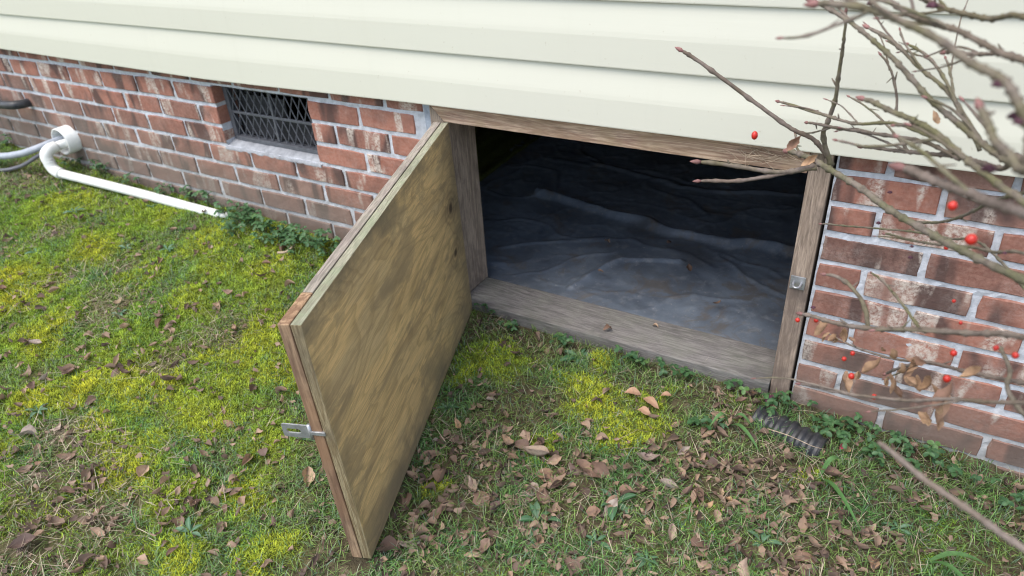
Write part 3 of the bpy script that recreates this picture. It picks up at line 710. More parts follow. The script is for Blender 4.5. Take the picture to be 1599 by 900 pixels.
def blades(x, y, L, Wd, lean, curve, colb, colt, segs=2, head=None, lift=0.0):
    n = len(x); z = ground_h(x, y)-.002+lift
    a = RNG.uniform(0, 2*np.pi, n) if head is None else head
    dx, dy = np.cos(a), np.sin(a); sx_, sy_ = -np.sin(a), np.cos(a)
    lv = []; nv = 2*segs+1
    V = np.zeros((n, nv, 3), np.float32); C = np.zeros((n, nv, 3), np.float32)
    for s in range(segs+1):
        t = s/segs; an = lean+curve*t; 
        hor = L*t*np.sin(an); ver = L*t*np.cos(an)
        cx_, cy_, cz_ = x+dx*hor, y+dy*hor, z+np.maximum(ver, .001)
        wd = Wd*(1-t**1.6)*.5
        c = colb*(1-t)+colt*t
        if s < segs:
            V[:, 2*s] = np.stack([cx_-sx_*wd, cy_-sy_*wd, cz_], -1); V[:, 2*s+1] = np.stack([cx_+sx_*wd, cy_+sy_*wd, cz_], -1); C[:, 2*s] = c; C[:, 2*s+1] = c
        else: V[:, 2*s] = np.stack([cx_, cy_, cz_], -1); C[:, 2*s] = c
    tl = []
    for s in range(segs-1): tl += [(2*s, 2*s+1, 2*s+3), (2*s, 2*s+3, 2*s+2)]
    tl.append((2*segs-2, 2*segs-1, 2*segs))
    T = (np.arange(n)[:, None, None]*nv+np.array(tl)[None]).reshape(-1, 3)
    return V.reshape(-1, 3), T, C.reshape(-1, 3)
def lerp(a, b, t): return np.asarray(a)[None]*(1-t[:, None])+np.asarray(b)[None]*t[:, None]
M_moss = mat_attr('moss_green', .85, .25, .15); M_grass = mat_attr('grass_green', .55, .3, .3); M_straw = mat_attr('dry_straw', .75, .2, .2)
# moss
x, y = scatter(1000000); mo, ye, st = cover(x, y); k = (RNG.random(len(x)) < np.clip(mo*1.4-.10, 0, 1)) & ~under_door(x, y); x, y, mo, ye = x[k], y[k], mo[k], ye[k]
n = len(x); v_ = np.clip(RNG.random(n)*.6+(fbm(x*70, y*70, 71, 2)-.3)*1.0, 0, 1.1)
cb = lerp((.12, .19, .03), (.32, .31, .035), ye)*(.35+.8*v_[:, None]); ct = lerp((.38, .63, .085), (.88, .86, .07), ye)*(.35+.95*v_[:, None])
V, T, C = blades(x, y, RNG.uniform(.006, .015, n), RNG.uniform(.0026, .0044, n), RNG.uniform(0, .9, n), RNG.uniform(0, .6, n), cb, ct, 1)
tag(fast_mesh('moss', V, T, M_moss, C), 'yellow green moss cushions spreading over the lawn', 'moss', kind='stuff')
# grass
x, y = scatter(560000); mo, ye, st = cover(x, y); cl = fbm(x*11, y*11, 55, 3); li = blobs(LITTER, x, y)
dn = np.clip((cl-.26)*2.6, .32, 1)*(1-.55*mo)*(1-.6*np.clip(st, 0, 1))*(1-.15*li); k = (RNG.random(len(x)) < dn*.75) & ~under_door(x, y, .004); x, y, cl, mo = x[k], y[k], cl[k], mo[k]
n = len(x); v_ = RNG.random(n); dk = np.clip((cl-.45)*3, 0, 1)
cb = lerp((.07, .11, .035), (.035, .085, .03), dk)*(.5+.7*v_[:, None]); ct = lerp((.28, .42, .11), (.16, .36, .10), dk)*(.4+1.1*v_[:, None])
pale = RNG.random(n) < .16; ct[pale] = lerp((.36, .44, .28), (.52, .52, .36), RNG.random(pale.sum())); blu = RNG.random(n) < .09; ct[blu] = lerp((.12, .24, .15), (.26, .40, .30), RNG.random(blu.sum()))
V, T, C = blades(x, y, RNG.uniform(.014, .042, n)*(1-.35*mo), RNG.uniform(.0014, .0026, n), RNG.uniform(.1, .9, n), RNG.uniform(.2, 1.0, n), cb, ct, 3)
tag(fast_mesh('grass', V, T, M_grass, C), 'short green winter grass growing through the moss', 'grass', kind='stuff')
# straw and dead stalks lying flat
x, y = scatter(190000); mo, ye, st = cover(x, y); cl = fbm(x*9, y*9, 91, 2); li = blobs(LITTER, x, y)
dn = np.clip(st*.8+.05+(cl-.5)*.35+.15*li+.06*(x > .8), .02, 1); k = (RNG.random(len(x)) < dn*.33) & ~under_door(x, y, .004); x, y = x[k], y[k]
n = len(x); v_ = RNG.random(n); ct = lerp((.16, .12, .085), (.66, .57, .42), v_**1.4); cb = ct*.75
V, T, C = blades(x, y, RNG.uniform(.015, .062, n), RNG.uniform(.0010, .0021, n), RNG.uniform(.95, 1.45, n), RNG.uniform(-.2, .35, n), cb, ct, 3, lift=RNG.uniform(.004, .012, n))
tag(fast_mesh('dry_grass', V, T, M_straw, C), 'pale dead grass stalks matted in the lawn', 'dry grass', kind='stuff')

# ------------------------------------------------------------------ leaves
def leaf_mesh(name, L, W, seed, mat, nl=7, nw=5, fold=.5, curl=.6, jag=.0, p=.85, twist=.0):
    r = random.Random(seed); V_ = []; F_ = []
    for i in range(nl):
        t = i/(nl-1); hw = W/2*(math.sin(math.pi*t**p)**.85 if 0 < t < 1 else .0)+.0006
        cx_ = L*(t-.5); lift = curl*L*((t-.5)**2)*1.6
        for j in range(nw):
            s = j/(nw-1)*2-1; e = 1+(r.uniform(-jag, jag) if abs(s) > .9 else 0)
            yy = s*hw*e; tw = twist*(t-.5)
            zz_ = abs(s)**1.3*hw*fold+lift+r.uniform(-1, 1)*.02*W*(abs(s))
            V_.append((cx_, yy*math.cos(tw)-zz_*math.sin(tw), zz_*math.cos(tw)+yy*math.sin(tw)))
    for i in range(nl-1):
        for j in range(nw-1): F_.append((i*nw+j, (i+1)*nw+j, (i+1)*nw+j+1, i*nw+j+1))
    me = bpy.data.meshes.new(name); me.from_pydata(V_, [], F_); me.shade_smooth(); me.materials.append(mat); me.update(); return me
M_dead = mat_leaf_obj('dead_leaf_brown', [(0, (.10, .065, .05)), (.15, (.22, .14, .10)), (.3, (.34, .225, .155)), (.42, (.15, .105, .09)), (.58, (.27, .165, .11)), (.7, (.46, .33, .225)), (.8, (.20, .135, .115)), (.9, (.38, .32, .275)), (1, (.48, .30, .165))], .75, (.13, .085, .07), .12)
M_tan = mat_leaf_obj('dead_leaf_tan', [(0, (.36, .22, .14)), (1, (.44, .28, .185))], .7, (.30, .17, .11), .1)
M_redl = mat_leaf_obj('leaf_crimson', [(0, (.42, .055, .09)), (1, (.46, .07, .10))], .6, (.22, .03, .05), .15)
M_purp = mat_leaf_obj('leaf_purple', [(0, (.17, .05, .10)), (1, (.20, .06, .11))], .6, (.09, .03, .05), .1)
M_trefl = mat_leaf_obj('leaf_green', [(0, (.04, .105, .04)), (.4, (.065, .155, .055)), (.8, (.045, .11, .05)), (1, (.12, .22, .06))], .5, (.13, .23, .10), .25, (.05, .11, .045), .35)
M_weed = mat_leaf_obj('leaf_blue_green', [(0, (.04, .12, .045)), (.5, (.07, .16, .075)), (1, (.13, .22, .13))], .5, (.16, .26, .17), .25, (.05, .12, .06), .35)
M_stalk = mat_plain('green_stalk', (.12, .15, .06), .6, .3)
DEAD = []
for k in range(14):
    DEAD.append(leaf_mesh('dead_leaf', random.uniform(.028, .046), random.uniform(.012, .023), 50+k, M_dead, 8, 5, random.uniform(.1, 1.6), random.uniform(-.9, 1.2), .25, random.uniform(.75, 1.1), random.uniform(-1.2, 1.2)))
def nrm(x, y, e=.02):
    hx = float(ground_h(np.array([x+e]), np.array([y]))[0]-ground_h(np.array([x-e]), np.array([y]))[0])/(2*e)
    hy = float(ground_h(np.array([x]), np.array([y+e]))[0]-ground_h(np.array([x]), np.array([y-e]))[0])/(2*e)
    return hx, hy
def gz(x, y): return float(ground_h(np.array([x]), np.array([y]))[0])
def put_leaf(me, x, y, name, s=1.0, rot=None, tilt=.55, dz=.008):
    o = bpy.data.objects.new(name, me); o.location = (x, y, gz(x, y)+dz)
    o.rotation_euler = (random.uniform(-tilt, tilt)+(math.pi if random.random() < .35 else 0), random.uniform(-tilt, tilt), random.uniform(0, 6.28) if rot is None else rot)
    o.scale = (s, s, s); return link(o)
# candidate leaf spots, thickest where the photo shows litter
cxs = RNG.uniform(-1.6, 2.0, 21000); cys = RNG.uniform(-1.25, -.015, 21000)
VIS2 = [(-1.7, -.02), (-1.5, -.3), (-.95, -.62), (.2, -1.25), (1.12, -.76), (1.95, -.34), (1.95, -.02)]
k = inside(cxs, cys, VIS2) & ~under_door(cxs, cys, .012)
cxs, cys = cxs[k], cys[k]; li = blobs(LITTER, cxs, cys)
near = np.clip((-cys-.1)/.5, 0, 1)
dn = .07+.75*li+.12*near+.28*(cxs > .75)*(cys < -.3); dn = dn*np.clip((fbm(cxs*6, cys*6, 99, 2)-.30)*3, .15, 1)
k = RNG.random(len(cxs)) < dn; cxs, cys = cxs[k], cys[k]
n_leaf = min(285, len(cxs))
order = RNG.permutation(len(cxs))
def zone(x, y):
    if x < .45+(-.9-y)*0 and (x-.536)*.945+(y+.033)*.327 < 0: return ('fallen brown leaf on the mossy lawn left of the open door', 'fallen leaves left of the door')
    if y > -.33 and x < 1.40: return ('fallen brown leaf on the moss just in front of the hatch sill', 'fallen leaves in front of the sill')
    if x >= 1.40 and y > -.30: return ('fallen brown leaf at the foot of the right brick wall', 'fallen leaves by the right wall')
    return ('fallen brown leaf in the leaf litter in the foreground grass right of the door', 'fallen leaves in the foreground')
for q_ in order[:n_leaf]:
    x, y = float(cxs[q_]), float(cys[q_]); s = random.choice([.6, .75, .85, .95, 1.05, 1.2, 1.35])*((1.15 if y < -.42 else .85) if x > .5 else (.95 if y < -.7 else .72))
    o = put_leaf(random.choice(DEAD), x, y, 'fallen_leaf', s); lb, gr_ = zone(x, y); tag(o, lb, 'leaf', gr_)
SPECIAL = [(1.114, -.179, 'pale tan fallen leaf on the moss, leftmost of three in front of the sill', M_tan, .050, .026, .3), (1.163, -.189, 'largest pale tan fallen leaf of three on the moss, pointing at the right jamb', M_tan, .058, .025, -.35),
           (1.161, -.226, 'pale tan fallen leaf on the moss, nearest the camera of three', M_tan, .042, .025, -.1), (1.188, -.148, 'small pale fallen leaf on the moss behind the three tan leaves', M_tan, .032, .016, .5),
           (1.585, -.109, 'crimson pink leaf standing beside the right brick wall', M_redl, .036, .019, 1.4), (1.409, -.052, 'purple leaf among the clover at the foot of the right jamb', M_purp, .032, .024, .2)]
for i, (x, y, lb, mt, L_, W_, rz) in enumerate(SPECIAL):
    o = bpy.data.objects.new('fallen_leaf', leaf_mesh('fallen_leaf', L_*.82, W_*.8, 300+i, mt, 9, 5, .5, -.5, .10, .95, .5)); o.location = (x, y, gz(x, y)+.020)
    o.rotation_euler = (.15, .1, rz) if mt is M_tan else (.9, -.5, rz); link(o); tag(o, lb, 'leaf')
for i, (x, y) in enumerate(((.50+.30, .33), (.93, .60), (.74, .52), (1.18, .30), (1.05, .45))):
    o = bpy.data.objects.new('fallen_leaf', random.choice(DEAD)); o.location = (x, y, .034); o.rotation_euler = (.2, .1, i*1.3); s = .6+.08*i; o.scale = (s, s, s); link(o)
    tag(o, 'small brown leaf lying on the dark plastic sheet', 'leaf', 'leaves on the plastic sheet')
for i, (x, y, z_) in enumerate(((.96, .02, .058), (1.07, .09, .056))):
    o = bpy.data.objects.new('fallen_leaf', random.choice(DEAD)); o.location = (x, y, z_); o.rotation_euler = (.1, .1, 1+i*2.); o.scale = (.6, .6, .6); link(o)
    tag(o, 'small brown leaf lying on the weathered hatch sill', 'leaf', 'leaves on the sill')
# broken leaf bits
x, y = scatter(60000); li = blobs(LITTER, x, y); nr = np.clip((-y-.2)/.6, 0, 1); mo, _, st = cover(x, y)
k = (RNG.random(len(x)) < (.025+.24*li+.09*nr*(x > .6)+.05*nr+.08*st)*(1-.5*mo)) & ~under_door(x, y, .008); x, y = x[k], y[k]; n = len(x)
z = ground_h(x, y)+RNG.uniform(.003, .012, n); Lr = RNG.uniform(.005, .021, n); Wr = Lr*RNG.uniform(.2, .6, n); a = RNG.uniform(0, 6.28, n); e = RNG.uniform(-1.1, 1.1, (n, 6))
pts = []
for j, (s_, t_) in enumerate(((-1, 0), (-.3, -1), (.6, -.7), (1, .1), (.4, .9), (-.5, .8))):
    uu_ = s_*Lr*.5*(1+.2*e[:, j]); vv_ = t_*Wr*.5*(1+.3*e[:, 5-j]); pts.append(np.stack([x+uu_*np.cos(a)-vv_*np.sin(a), y+uu_*np.sin(a)+vv_*np.cos(a), z+e[:, j]*Lr*.35], -1))
V = np.stack(pts, 1).reshape(-1, 3); T = (np.arange(n)[:, None, None]*6+np.array([(0, 1, 2), (0, 2, 3), (0, 3, 4), (0, 4, 5)])[None]).reshape(-1, 3)
cc = lerp((.09, .065, .055), (.38, .27, .20), RNG.random(n)**1.8); C = np.repeat(cc[:, None], 6, 1).reshape(-1, 3)
LV, LT, LC = [V], [T], [C]; nb_ = len(V); litr = random.Random(5)
src = [(np.array([tuple(v.co) for v in me.vertices]), np.array([t_ for p in me.polygons for t_ in ((p.vertices[0], p.vertices[1], p.vertices[2]), (p.vertices[0], p.vertices[2], p.vertices[3]))])) for me in DEAD]
for q_ in list(order[n_leaf:])[:900]:                                   # the smaller leaves past the first few hundred
    lv_, lt_ = litr.choice(src); a1, a2, a3 = litr.uniform(0, 6.28), litr.uniform(-.7, .7), litr.uniform(-.7, .7)
    Rm = np.array(Matrix.Rotation(a1, 3, 'Z') @ Matrix.Rotation(a2, 3, 'X') @ Matrix.Rotation(a3, 3, 'Y')); xx, yy_ = float(cxs[q_]), float(cys[q_])
    LV.append(lv_*litr.uniform(.4, .9) @ Rm.T+np.array((xx, yy_, gz(xx, yy_)+.008))); LT.append(lt_+nb_); nb_ += len(lv_)
    LC.append(np.repeat(lerp((.10, .07, .058), (.40, .28, .20), np.array([litr.random()**1.3])), len(lv_), 0))
V, T, C = np.vstack(LV), np.vstack(LT), np.vstack(LC)
tag(fast_mesh('leaf_litter', V, T, M_straw, C), 'crumbled bits of brown leaf scattered through the grass', 'leaf litter', kind='stuff')

# ------------------------------------------------------------------ small plants: trefoil runners and broad-leaved weeds
def trefoil_mesh(seed, R):
    r = random.Random(seed); V_ = []; F_ = []
    for a0 in (0, 2.0, -2.0):
        b = len(V_); a0 += r.uniform(-.15, .15); L_ = R*r.uniform(.9, 1.1); W_ = L_*.80; nl, nw = 5, 3
        for i in range(nl):
            t = i/(nl-1); hw = W_/2*(math.sin(math.pi*min(t*.90+.02, 1)**.95)**.6)+.0002
            for j in range(nw):
                s = j-1; px_, py_ = L_*t, s*hw; V_.append((px_*math.cos(a0)-py_*math.sin(a0), px_*math.sin(a0)+py_*math.cos(a0), abs(s)*hw*.35-t*t*L_*.25+r.uniform(-.0006, .0006)))
        for i in range(nl-1):
            for j in range(nw-1): F_.append((b+i*nw+j, b+(i+1)*nw+j, b+(i+1)*nw+j+1, b+i*nw+j+1))
    me = bpy.data.meshes.new('leaf'); me.from_pydata(V_, [], F_); me.shade_smooth(); me.materials.append(M_trefl); me.update(); return me
TF = [trefoil_mesh(k, random.uniform(.010, .0145)) for k in range(6)]
TREF = [(-0.353, -0.033), (-0.313, 0.003), (-0.24, 0.008), (-0.156, -0.002), (-0.084, -0.0), (-0.02, 0.007), (-0.462, 0.022), (-0.582, 0.038), (-0.672, 0.055), (-1.387, 0.089), (-1.204, 0.052), (-0.792, 0.065), (-0.998, 0.048), (-1.885, -0.013), (-0.116, 0.049), (1.422, -0.01), (1.45, -0.032), (1.5, -0.045), (1.531, -0.074), (1.568, -0.043), (1.601, -0.033), (1.644, -0.048), (1.691, -0.054), (1.73, -0.052), (1.609, -0.091), (1.563, -0.096), (1.411, -0.092), (1.902, -0.11), (1.298, -0.194), (1.186, -0.049), (1.101, -0.003), (1.038, -0.004), (0.847, -0.065), (0.682, -0.062), (1.794, -0.077), (1.647, -0.122), (1.843, -0.097), (1.722, -0.109), (1.328, -0.033), (0.598, -0.032)]
def plant_where(x):
    if x < .2: return ('low trefoil plant in the green clump along the left brick wall', 'trefoil plants along the left wall')
    if x < 1.40: return ('low trefoil plant growing along the foot of the hatch sill', 'trefoil plants along the sill')
    return ('low trefoil plant at the foot of the right brick wall', 'trefoil plants along the right wall')
TREF += [(-.41+.045*k, -.03-.05*((k*7) % 3)) for k in range(11)]
for (x, y) in TREF:
    y = min(y, -.022-random.uniform(0, .02))
    if -.55 < x < .1 and y > -.06: y -= random.uniform(0, .07)
    p = empty('trefoil_plant', (x, y, gz(x, y))); lb, gr_ = plant_where(x); tag(p, lb, 'plant', gr_)
    sv, sf = [], []; nlv = random.randint(10, 14) if x < .2 else random.randint(4, 7); spread = .055 if x < .2 else .045
    for k in range(nlv):
        a = random.uniform(0, 6.28); rr = random.uniform(.008, spread); h = random.uniform(.018, .055 if x < .2 else .036)
        tx, ty = rr*math.cos(a), rr*math.sin(a)*.7
        if y+ty > -.012: ty = -.012-y
        h += max(0, gz(x+tx, y+ty)-gz(x, y))*.8
        b = len(sv); v_, f_ = tube(spline([(0, 0, -.004), (tx*.5, ty*.5, h*.7), (tx, ty, h)], 5), .0008, 4); sv += v_; sf += [tuple(b+i for i in q_) for q_ in f_]
        o = bpy.data.objects.new('leaf', random.choice(TF)); o.location = (tx, ty, h); o.rotation_euler = (random.uniform(-.5, .5), random.uniform(-.4, .5), random.uniform(0, 6.28)); s = random.uniform(.75, 1.25); o.scale = (s, s, s); link(o, p)
    mesh_obj('stem', sv, sf, M_stalk, p)
ROS = [(-0.484, -0.281), (-0.789, -0.109), (-0.643, -0.326), (-0.224, -0.904), (0.92, -0.076), (1.07, -0.591), (1.197, -0.483), (1.199, -0.585), (1.321, -0.172), (-0.359, -0.56), (-1.026, -0.263), (1.305, -0.578), (0.715, -0.404), (0.469, -0.646), (0.448, -0.967), (1.715, -0.279), (1.49, -0.435), (-0.94, -0.469)]
WL = [leaf_mesh('leaf', random.uniform(.045, .07), random.uniform(.013, .021), 700+k, M_weed, 8, 5, .35, -.35, .12, 1.25) for k in range(6)]
for me in WL:
    mn = min(v.co.x for v in me.vertices)
    for v in me.vertices: v.co.x -= mn
for i, (x, y) in enumerate(ROS):
    y = min(y, -.04); p = empty('weed_rosette', (x, y, gz(x, y)+.006))
    if x < .5: lb, gr_ = 'broad-leaved weed rosette in the lawn left of the open door', 'weeds left of the door'
    elif y > -.3: lb, gr_ = 'broad-leaved weed rosette near the hatch sill', 'weeds near the sill'
    else: lb, gr_ = 'broad-leaved weed rosette in the foreground leaf litter', 'weeds in the foreground'
    tag(p, lb, 'weed', gr_)
    big = 1.0 if i in (4, 5, 6) else .55
    for k in range(random.randint(5, 8)):
        o = bpy.data.objects.new('leaf', random.choice(WL)); o.rotation_euler = (random.uniform(-.4, .4), -random.uniform(.0, .4), k*.95+random.uniform(-.4, .4)); s = big*random.uniform(.6, 1.1); o.scale = (s, s, s); link(o, p)
# strap-leaved plants near the right wall
def strap(name, P, W_, mat, parent, n=14):
    c = spline(P, n); V_ = []; F_ = []
    for i in range(n):
        t = i/(n-1); T_ = c[min(i+1, n-1)]-c[max(i-1, 0)]; sd_ = np.cross(T_, (0, 0, 1.)); sd_ /= np.linalg.norm(sd_)+1e-9; hw = W_/2*(1-t**3)*(.55+.45*min(1, t*4))
        V_ += [c[i]-sd_*hw+np.array((0, 0, .3*hw)), c[i], c[i]+sd_*hw+np.array((0, 0, .3*hw))]
    for i in range(n-1):
        for j in range(2): F_.append((i*3+j, (i+1)*3+j, (i+1)*3+j+1, i*3+j+1))
    return mesh_obj(name, V_, F_, mat, parent, True)
M_strap = mat_leaf_obj('leaf_strap', [(0, (.09, .20, .06)), (1, (.14, .26, .10))], .5, (.10, .2, .08), .25, (.06, .14, .05))
for (bx_, by_, lvs, lb) in ((1.345, -.165, [(.075, -.055, .016), (.05, -.005, .03), (-.03, -.04, .03)], 'strap-leaved plant in the grass in front of the right jamb'),
                            (1.555, -.225, [(.085, -.10, .014), (.035, .045, .03)], 'strap-leaved plant with long blade in the grass by the right wall'),
                            (1.77, -.33, [(.08, -.05, .02), (.09, .03, .02)], 'strap-leaved clump in the lower right corner')):
    p = empty('strap_plant', (bx_, by_, gz(bx_, by_))); tag(p, lb, 'plant')
    for (lx, ly, lz) in lvs: strap('leaf', [(0, 0, 0), (lx*.35, ly*.35, lz+.012), (lx*.75, ly*.75, lz+.010), (lx*1.15, ly*1.15, lz*.5)], .011, M_strap, p)
# pale twig lying left of the door
M_pale = mat_plain('pale_twig', (.46, .36, .26), .8, .2)
def stick(P, r, lb):
    P = [(a, b, gz(a, b)+c) for a, b, c in P]; v_, f_ = tube(spline(P, 12), np.linspace(r, r*.5, 12), 7); tag(mesh_obj('twig', v_, f_, M_pale, None, True), lb, 'twig')
stick([(-.085, -.165, .022), (-.06, -.155, .02), (-.05, -.135, .024), (-.058, -.112, .022)], .0042, 'pale curled twig on the moss left of the open door')
stick([(1.43, -.165, .03), (1.48, -.178, .045), (1.53, -.175, .045), (1.555, -.15, .03)], .0012, 'dry arching stalk lying over the black corrugated drain')
# stick([(.05, -1.02, .018), (.12, -.98, .02), (.20, -.97, .018)], .003, 'brown twig in the matted dead grass left of the door')
# stick([(-.20, -.93, .016), (-.12, -.88, .022), (-.03, -.855, .018)], .003, 'brown twig lying beside the brightest yellow moss patch')

# ------------------------------------------------------------------ shrub with red berries, rooted right of the view
TWIGS = [
[(1.187, -0.216, 0.868, 3.89), (1.231, -0.213, 0.844, 4.1), (1.314, -0.21, 0.793, 4.28), (1.386, -0.207, 0.75, 4.48), (1.425, -0.204, 0.734, 4.67), (1.451, -0.201, 0.705, 4.9)] ,
[(1.448, -0.288, 0.961, 2.28), (1.451, -0.277, 0.917, 2.68), (1.452, -0.267, 0.896, 3.07), (1.452, -0.257, 0.856, 3.5), (1.451, -0.246, 0.815, 3.96), (1.445, -0.236, 0.778, 4.44), (1.442, -0.226, 0.747, 4.91), (1.461, -0.216, 0.697, 5.4)] ,
[(1.388, -0.216, 0.712, 4.96), (1.43, -0.27, 0.727, 5.22), (1.475, -0.323, 0.73, 5.44), (1.523, -0.377, 0.731, 5.59), (1.576, -0.431, 0.725, 5.71), (1.625, -0.485, 0.727, 5.75), (1.667, -0.539, 0.736, 5.74), (1.715, -0.593, 0.742, 5.65), (1.798, -0.647, 0.733, 5.45)] ,
[(1.253, -0.288, 0.699, 4.47), (1.317, -0.268, 0.693, 4.61), (1.383, -0.249, 0.686, 4.75), (1.441, -0.23, 0.695, 4.86)] ,
[(1.256, -0.288, 0.663, 3.4), (1.32, -0.268, 0.666, 3.92), (1.384, -0.249, 0.682, 4.39), (1.437, -0.23, 0.699, 4.86)] ,
[(1.359, -0.216, 0.796, 2.69), (1.414, -0.253, 0.798, 2.77), (1.457, -0.29, 0.803, 2.85), (1.497, -0.328, 0.81, 2.91), (1.548, -0.365, 0.828, 2.92), (1.606, -0.403, 0.822, 2.93)] ,
[(1.41, -0.216, 0.765, 2.67), (1.458, -0.27, 0.781, 2.89), (1.516, -0.323, 0.797, 3.05), (1.584, -0.377, 0.811, 3.15), (1.631, -0.431, 0.812, 3.26)] ,
[(1.407, -0.359, 0.983, 3.05), (1.469, -0.386, 0.962, 3.4), (1.516, -0.413, 0.935, 3.77), (1.561, -0.44, 0.905, 4.11), (1.603, -0.467, 0.878, 4.43), (1.641, -0.494, 0.86, 4.7), (1.669, -0.521, 0.851, 4.95), (1.713, -0.548, 0.838, 5.14), (1.794, -0.575, 0.784, 5.33)] ,
[(1.472, -0.719, 1.045, 3.76), (1.52, -0.735, 1.045, 3.84), (1.557, -0.752, 1.035, 3.96), (1.593, -0.768, 1.02, 4.07), (1.618, -0.785, 1.011, 4.18), (1.635, -0.801, 1.001, 4.32), (1.648, -0.817, 0.983, 4.49), (1.676, -0.834, 0.928, 4.76)] ,
[(1.478, -0.288, 0.937, 3.19), (1.524, -0.323, 0.923, 3.17), (1.563, -0.359, 0.901, 3.17), (1.598, -0.395, 0.884, 3.16), (1.649, -0.431, 0.836, 3.18)] ,
[(1.534, -0.288, 0.917, 2.24), (1.566, -0.335, 0.912, 2.42), (1.591, -0.383, 0.897, 2.6), (1.617, -0.431, 0.869, 2.77)] ,
[(1.51, -0.503, 1.012, 3.6), (1.547, -0.546, 1.004, 3.61), (1.586, -0.589, 1.001, 3.57), (1.626, -0.633, 0.993, 3.52), (1.656, -0.676, 0.989, 3.46), (1.722, -0.719, 0.938, 3.43)] ,
[(1.5, -0.259, 0.896, 1.88), (1.52, -0.268, 0.874, 2.03), (1.537, -0.278, 0.84, 2.19), (1.542, -0.288, 0.82, 2.35)] ,
[(1.507, -0.46, 0.886, 3.65), (1.541, -0.491, 0.885, 3.88), (1.572, -0.522, 0.884, 4.09), (1.601, -0.553, 0.879, 4.28), (1.629, -0.585, 0.869, 4.47), (1.661, -0.616, 0.857, 4.61), (1.713, -0.647, 0.824, 4.75)] ,
[(1.585, -0.288, 0.902, 1.77), (1.598, -0.326, 0.886, 2.01), (1.612, -0.364, 0.864, 2.24), (1.65, -0.403, 0.817, 2.47)] ,
[(1.583, -0.431, 0.942, 2.7), (1.617, -0.479, 0.954, 2.76), (1.655, -0.527, 0.964, 2.78), (1.722, -0.575, 0.944, 2.78)] ,
[(1.505, -0.288, 0.761, 2.95), (1.572, -0.352, 0.786, 3.38), (1.624, -0.417, 0.81, 3.72), (1.669, -0.482, 0.827, 3.98), (1.7, -0.546, 0.843, 4.17)] ,
[(1.573, -0.719, 0.902, 4.85), (1.606, -0.748, 0.904, 5.01), (1.63, -0.776, 0.908, 5.15), (1.665, -0.805, 0.91, 5.21), (1.719, -0.834, 0.889, 5.25)] ,
[(1.531, -0.431, 1.007, 3.43), (1.575, -0.485, 1.001, 3.38), (1.612, -0.539, 1.003, 3.3), (1.64, -0.593, 1.016, 3.18), (1.706, -0.647, 0.98, 3.08)] ,
[(1.616, -0.791, 0.986, 3.51), (1.631, -0.815, 0.97, 3.74), (1.647, -0.839, 0.961, 3.91), (1.68, -0.863, 0.936, 4.06)] ,
[(1.504, -0.489, 0.643, 2.73), (1.527, -0.503, 0.649, 3.0), (1.549, -0.518, 0.645, 3.27), (1.567, -0.532, 0.631, 3.55), (1.578, -0.546, 0.606, 3.87)] ,
[(1.485, -0.489, 0.569, 3.34), (1.54, -0.527, 0.592, 3.65), (1.581, -0.565, 0.62, 3.91), (1.634, -0.604, 0.659, 4.06), (1.68, -0.642, 0.694, 4.16), (1.718, -0.68, 0.724, 4.22), (1.778, -0.719, 0.744, 4.18)] ,
[(1.451, -0.115, 0.538, 1.84), (1.561, -0.196, 0.588, 2.02), (1.652, -0.278, 0.63, 2.15), (1.715, -0.359, 0.649, 2.26)] ,
[(1.613, -0.46, 0.478, 2.41), (1.652, -0.507, 0.548, 2.76), (1.691, -0.553, 0.581, 3.07), (1.75, -0.6, 0.615, 3.28), (1.812, -0.647, 0.655, 3.37)] ,
[(1.611, -0.834, 0.665, 5.03), (1.653, -0.855, 0.657, 5.41), (1.696, -0.877, 0.654, 5.71), (1.735, -0.898, 0.65, 5.97), (1.786, -0.92, 0.651, 6.09)] ,
[(1.595, -0.288, 0.649, 2.5), (1.641, -0.359, 0.695, 2.63), (1.673, -0.431, 0.757, 2.67), (1.698, -0.503, 0.809, 2.68), (1.732, -0.575, 0.845, 2.65)] ,
[(1.507, -0.575, 0.507, 2.29), (1.578, -0.604, 0.537, 2.48), (1.641, -0.633, 0.573, 2.62), (1.688, -0.661, 0.614, 2.72), (1.738, -0.69, 0.651, 2.78), (1.791, -0.719, 0.686, 2.79)] ,
[(1.722, -0.546, 0.625, 2.77), (1.731, -0.597, 0.629, 3.01), (1.747, -0.647, 0.611, 3.24)] ,
[(1.565, -0.359, 0.658, 1.92), (1.622, -0.431, 0.69, 2.19), (1.681, -0.503, 0.728, 2.36), (1.738, -0.575, 0.747, 2.47)] ,
[(1.513, -0.288, 0.412, 1.72), (1.559, -0.335, 0.431, 2.0), (1.618, -0.383, 0.457, 2.21), (1.666, -0.431, 0.499, 2.37)] ,
]
BERRIES = [(1.327, -0.201, 0.727, 7.9), (1.625, -0.647, 0.841, 6.6), (1.65, -0.647, 0.807, 8.0), (1.483, -0.489, 0.557, 4.8), (1.508, -0.489, 0.564, 4.7), (1.572, -0.546, 0.523, 6.3), (1.557, -0.518, 0.529, 4.6), (1.566, -0.518, 0.542, 4.6), (1.676, -0.575, 0.618, 5.6), (1.678, -0.575, 0.578, 6.5), (1.723, -0.647, 0.68, 4.9), (1.704, -0.647, 0.684, 4.2), (1.606, -0.546, 0.498, 5.4), (1.644, -0.431, 0.688, 4.3), (1.672, -0.431, 0.609, 3.6), (1.685, -0.46, 0.594, 3.5)]
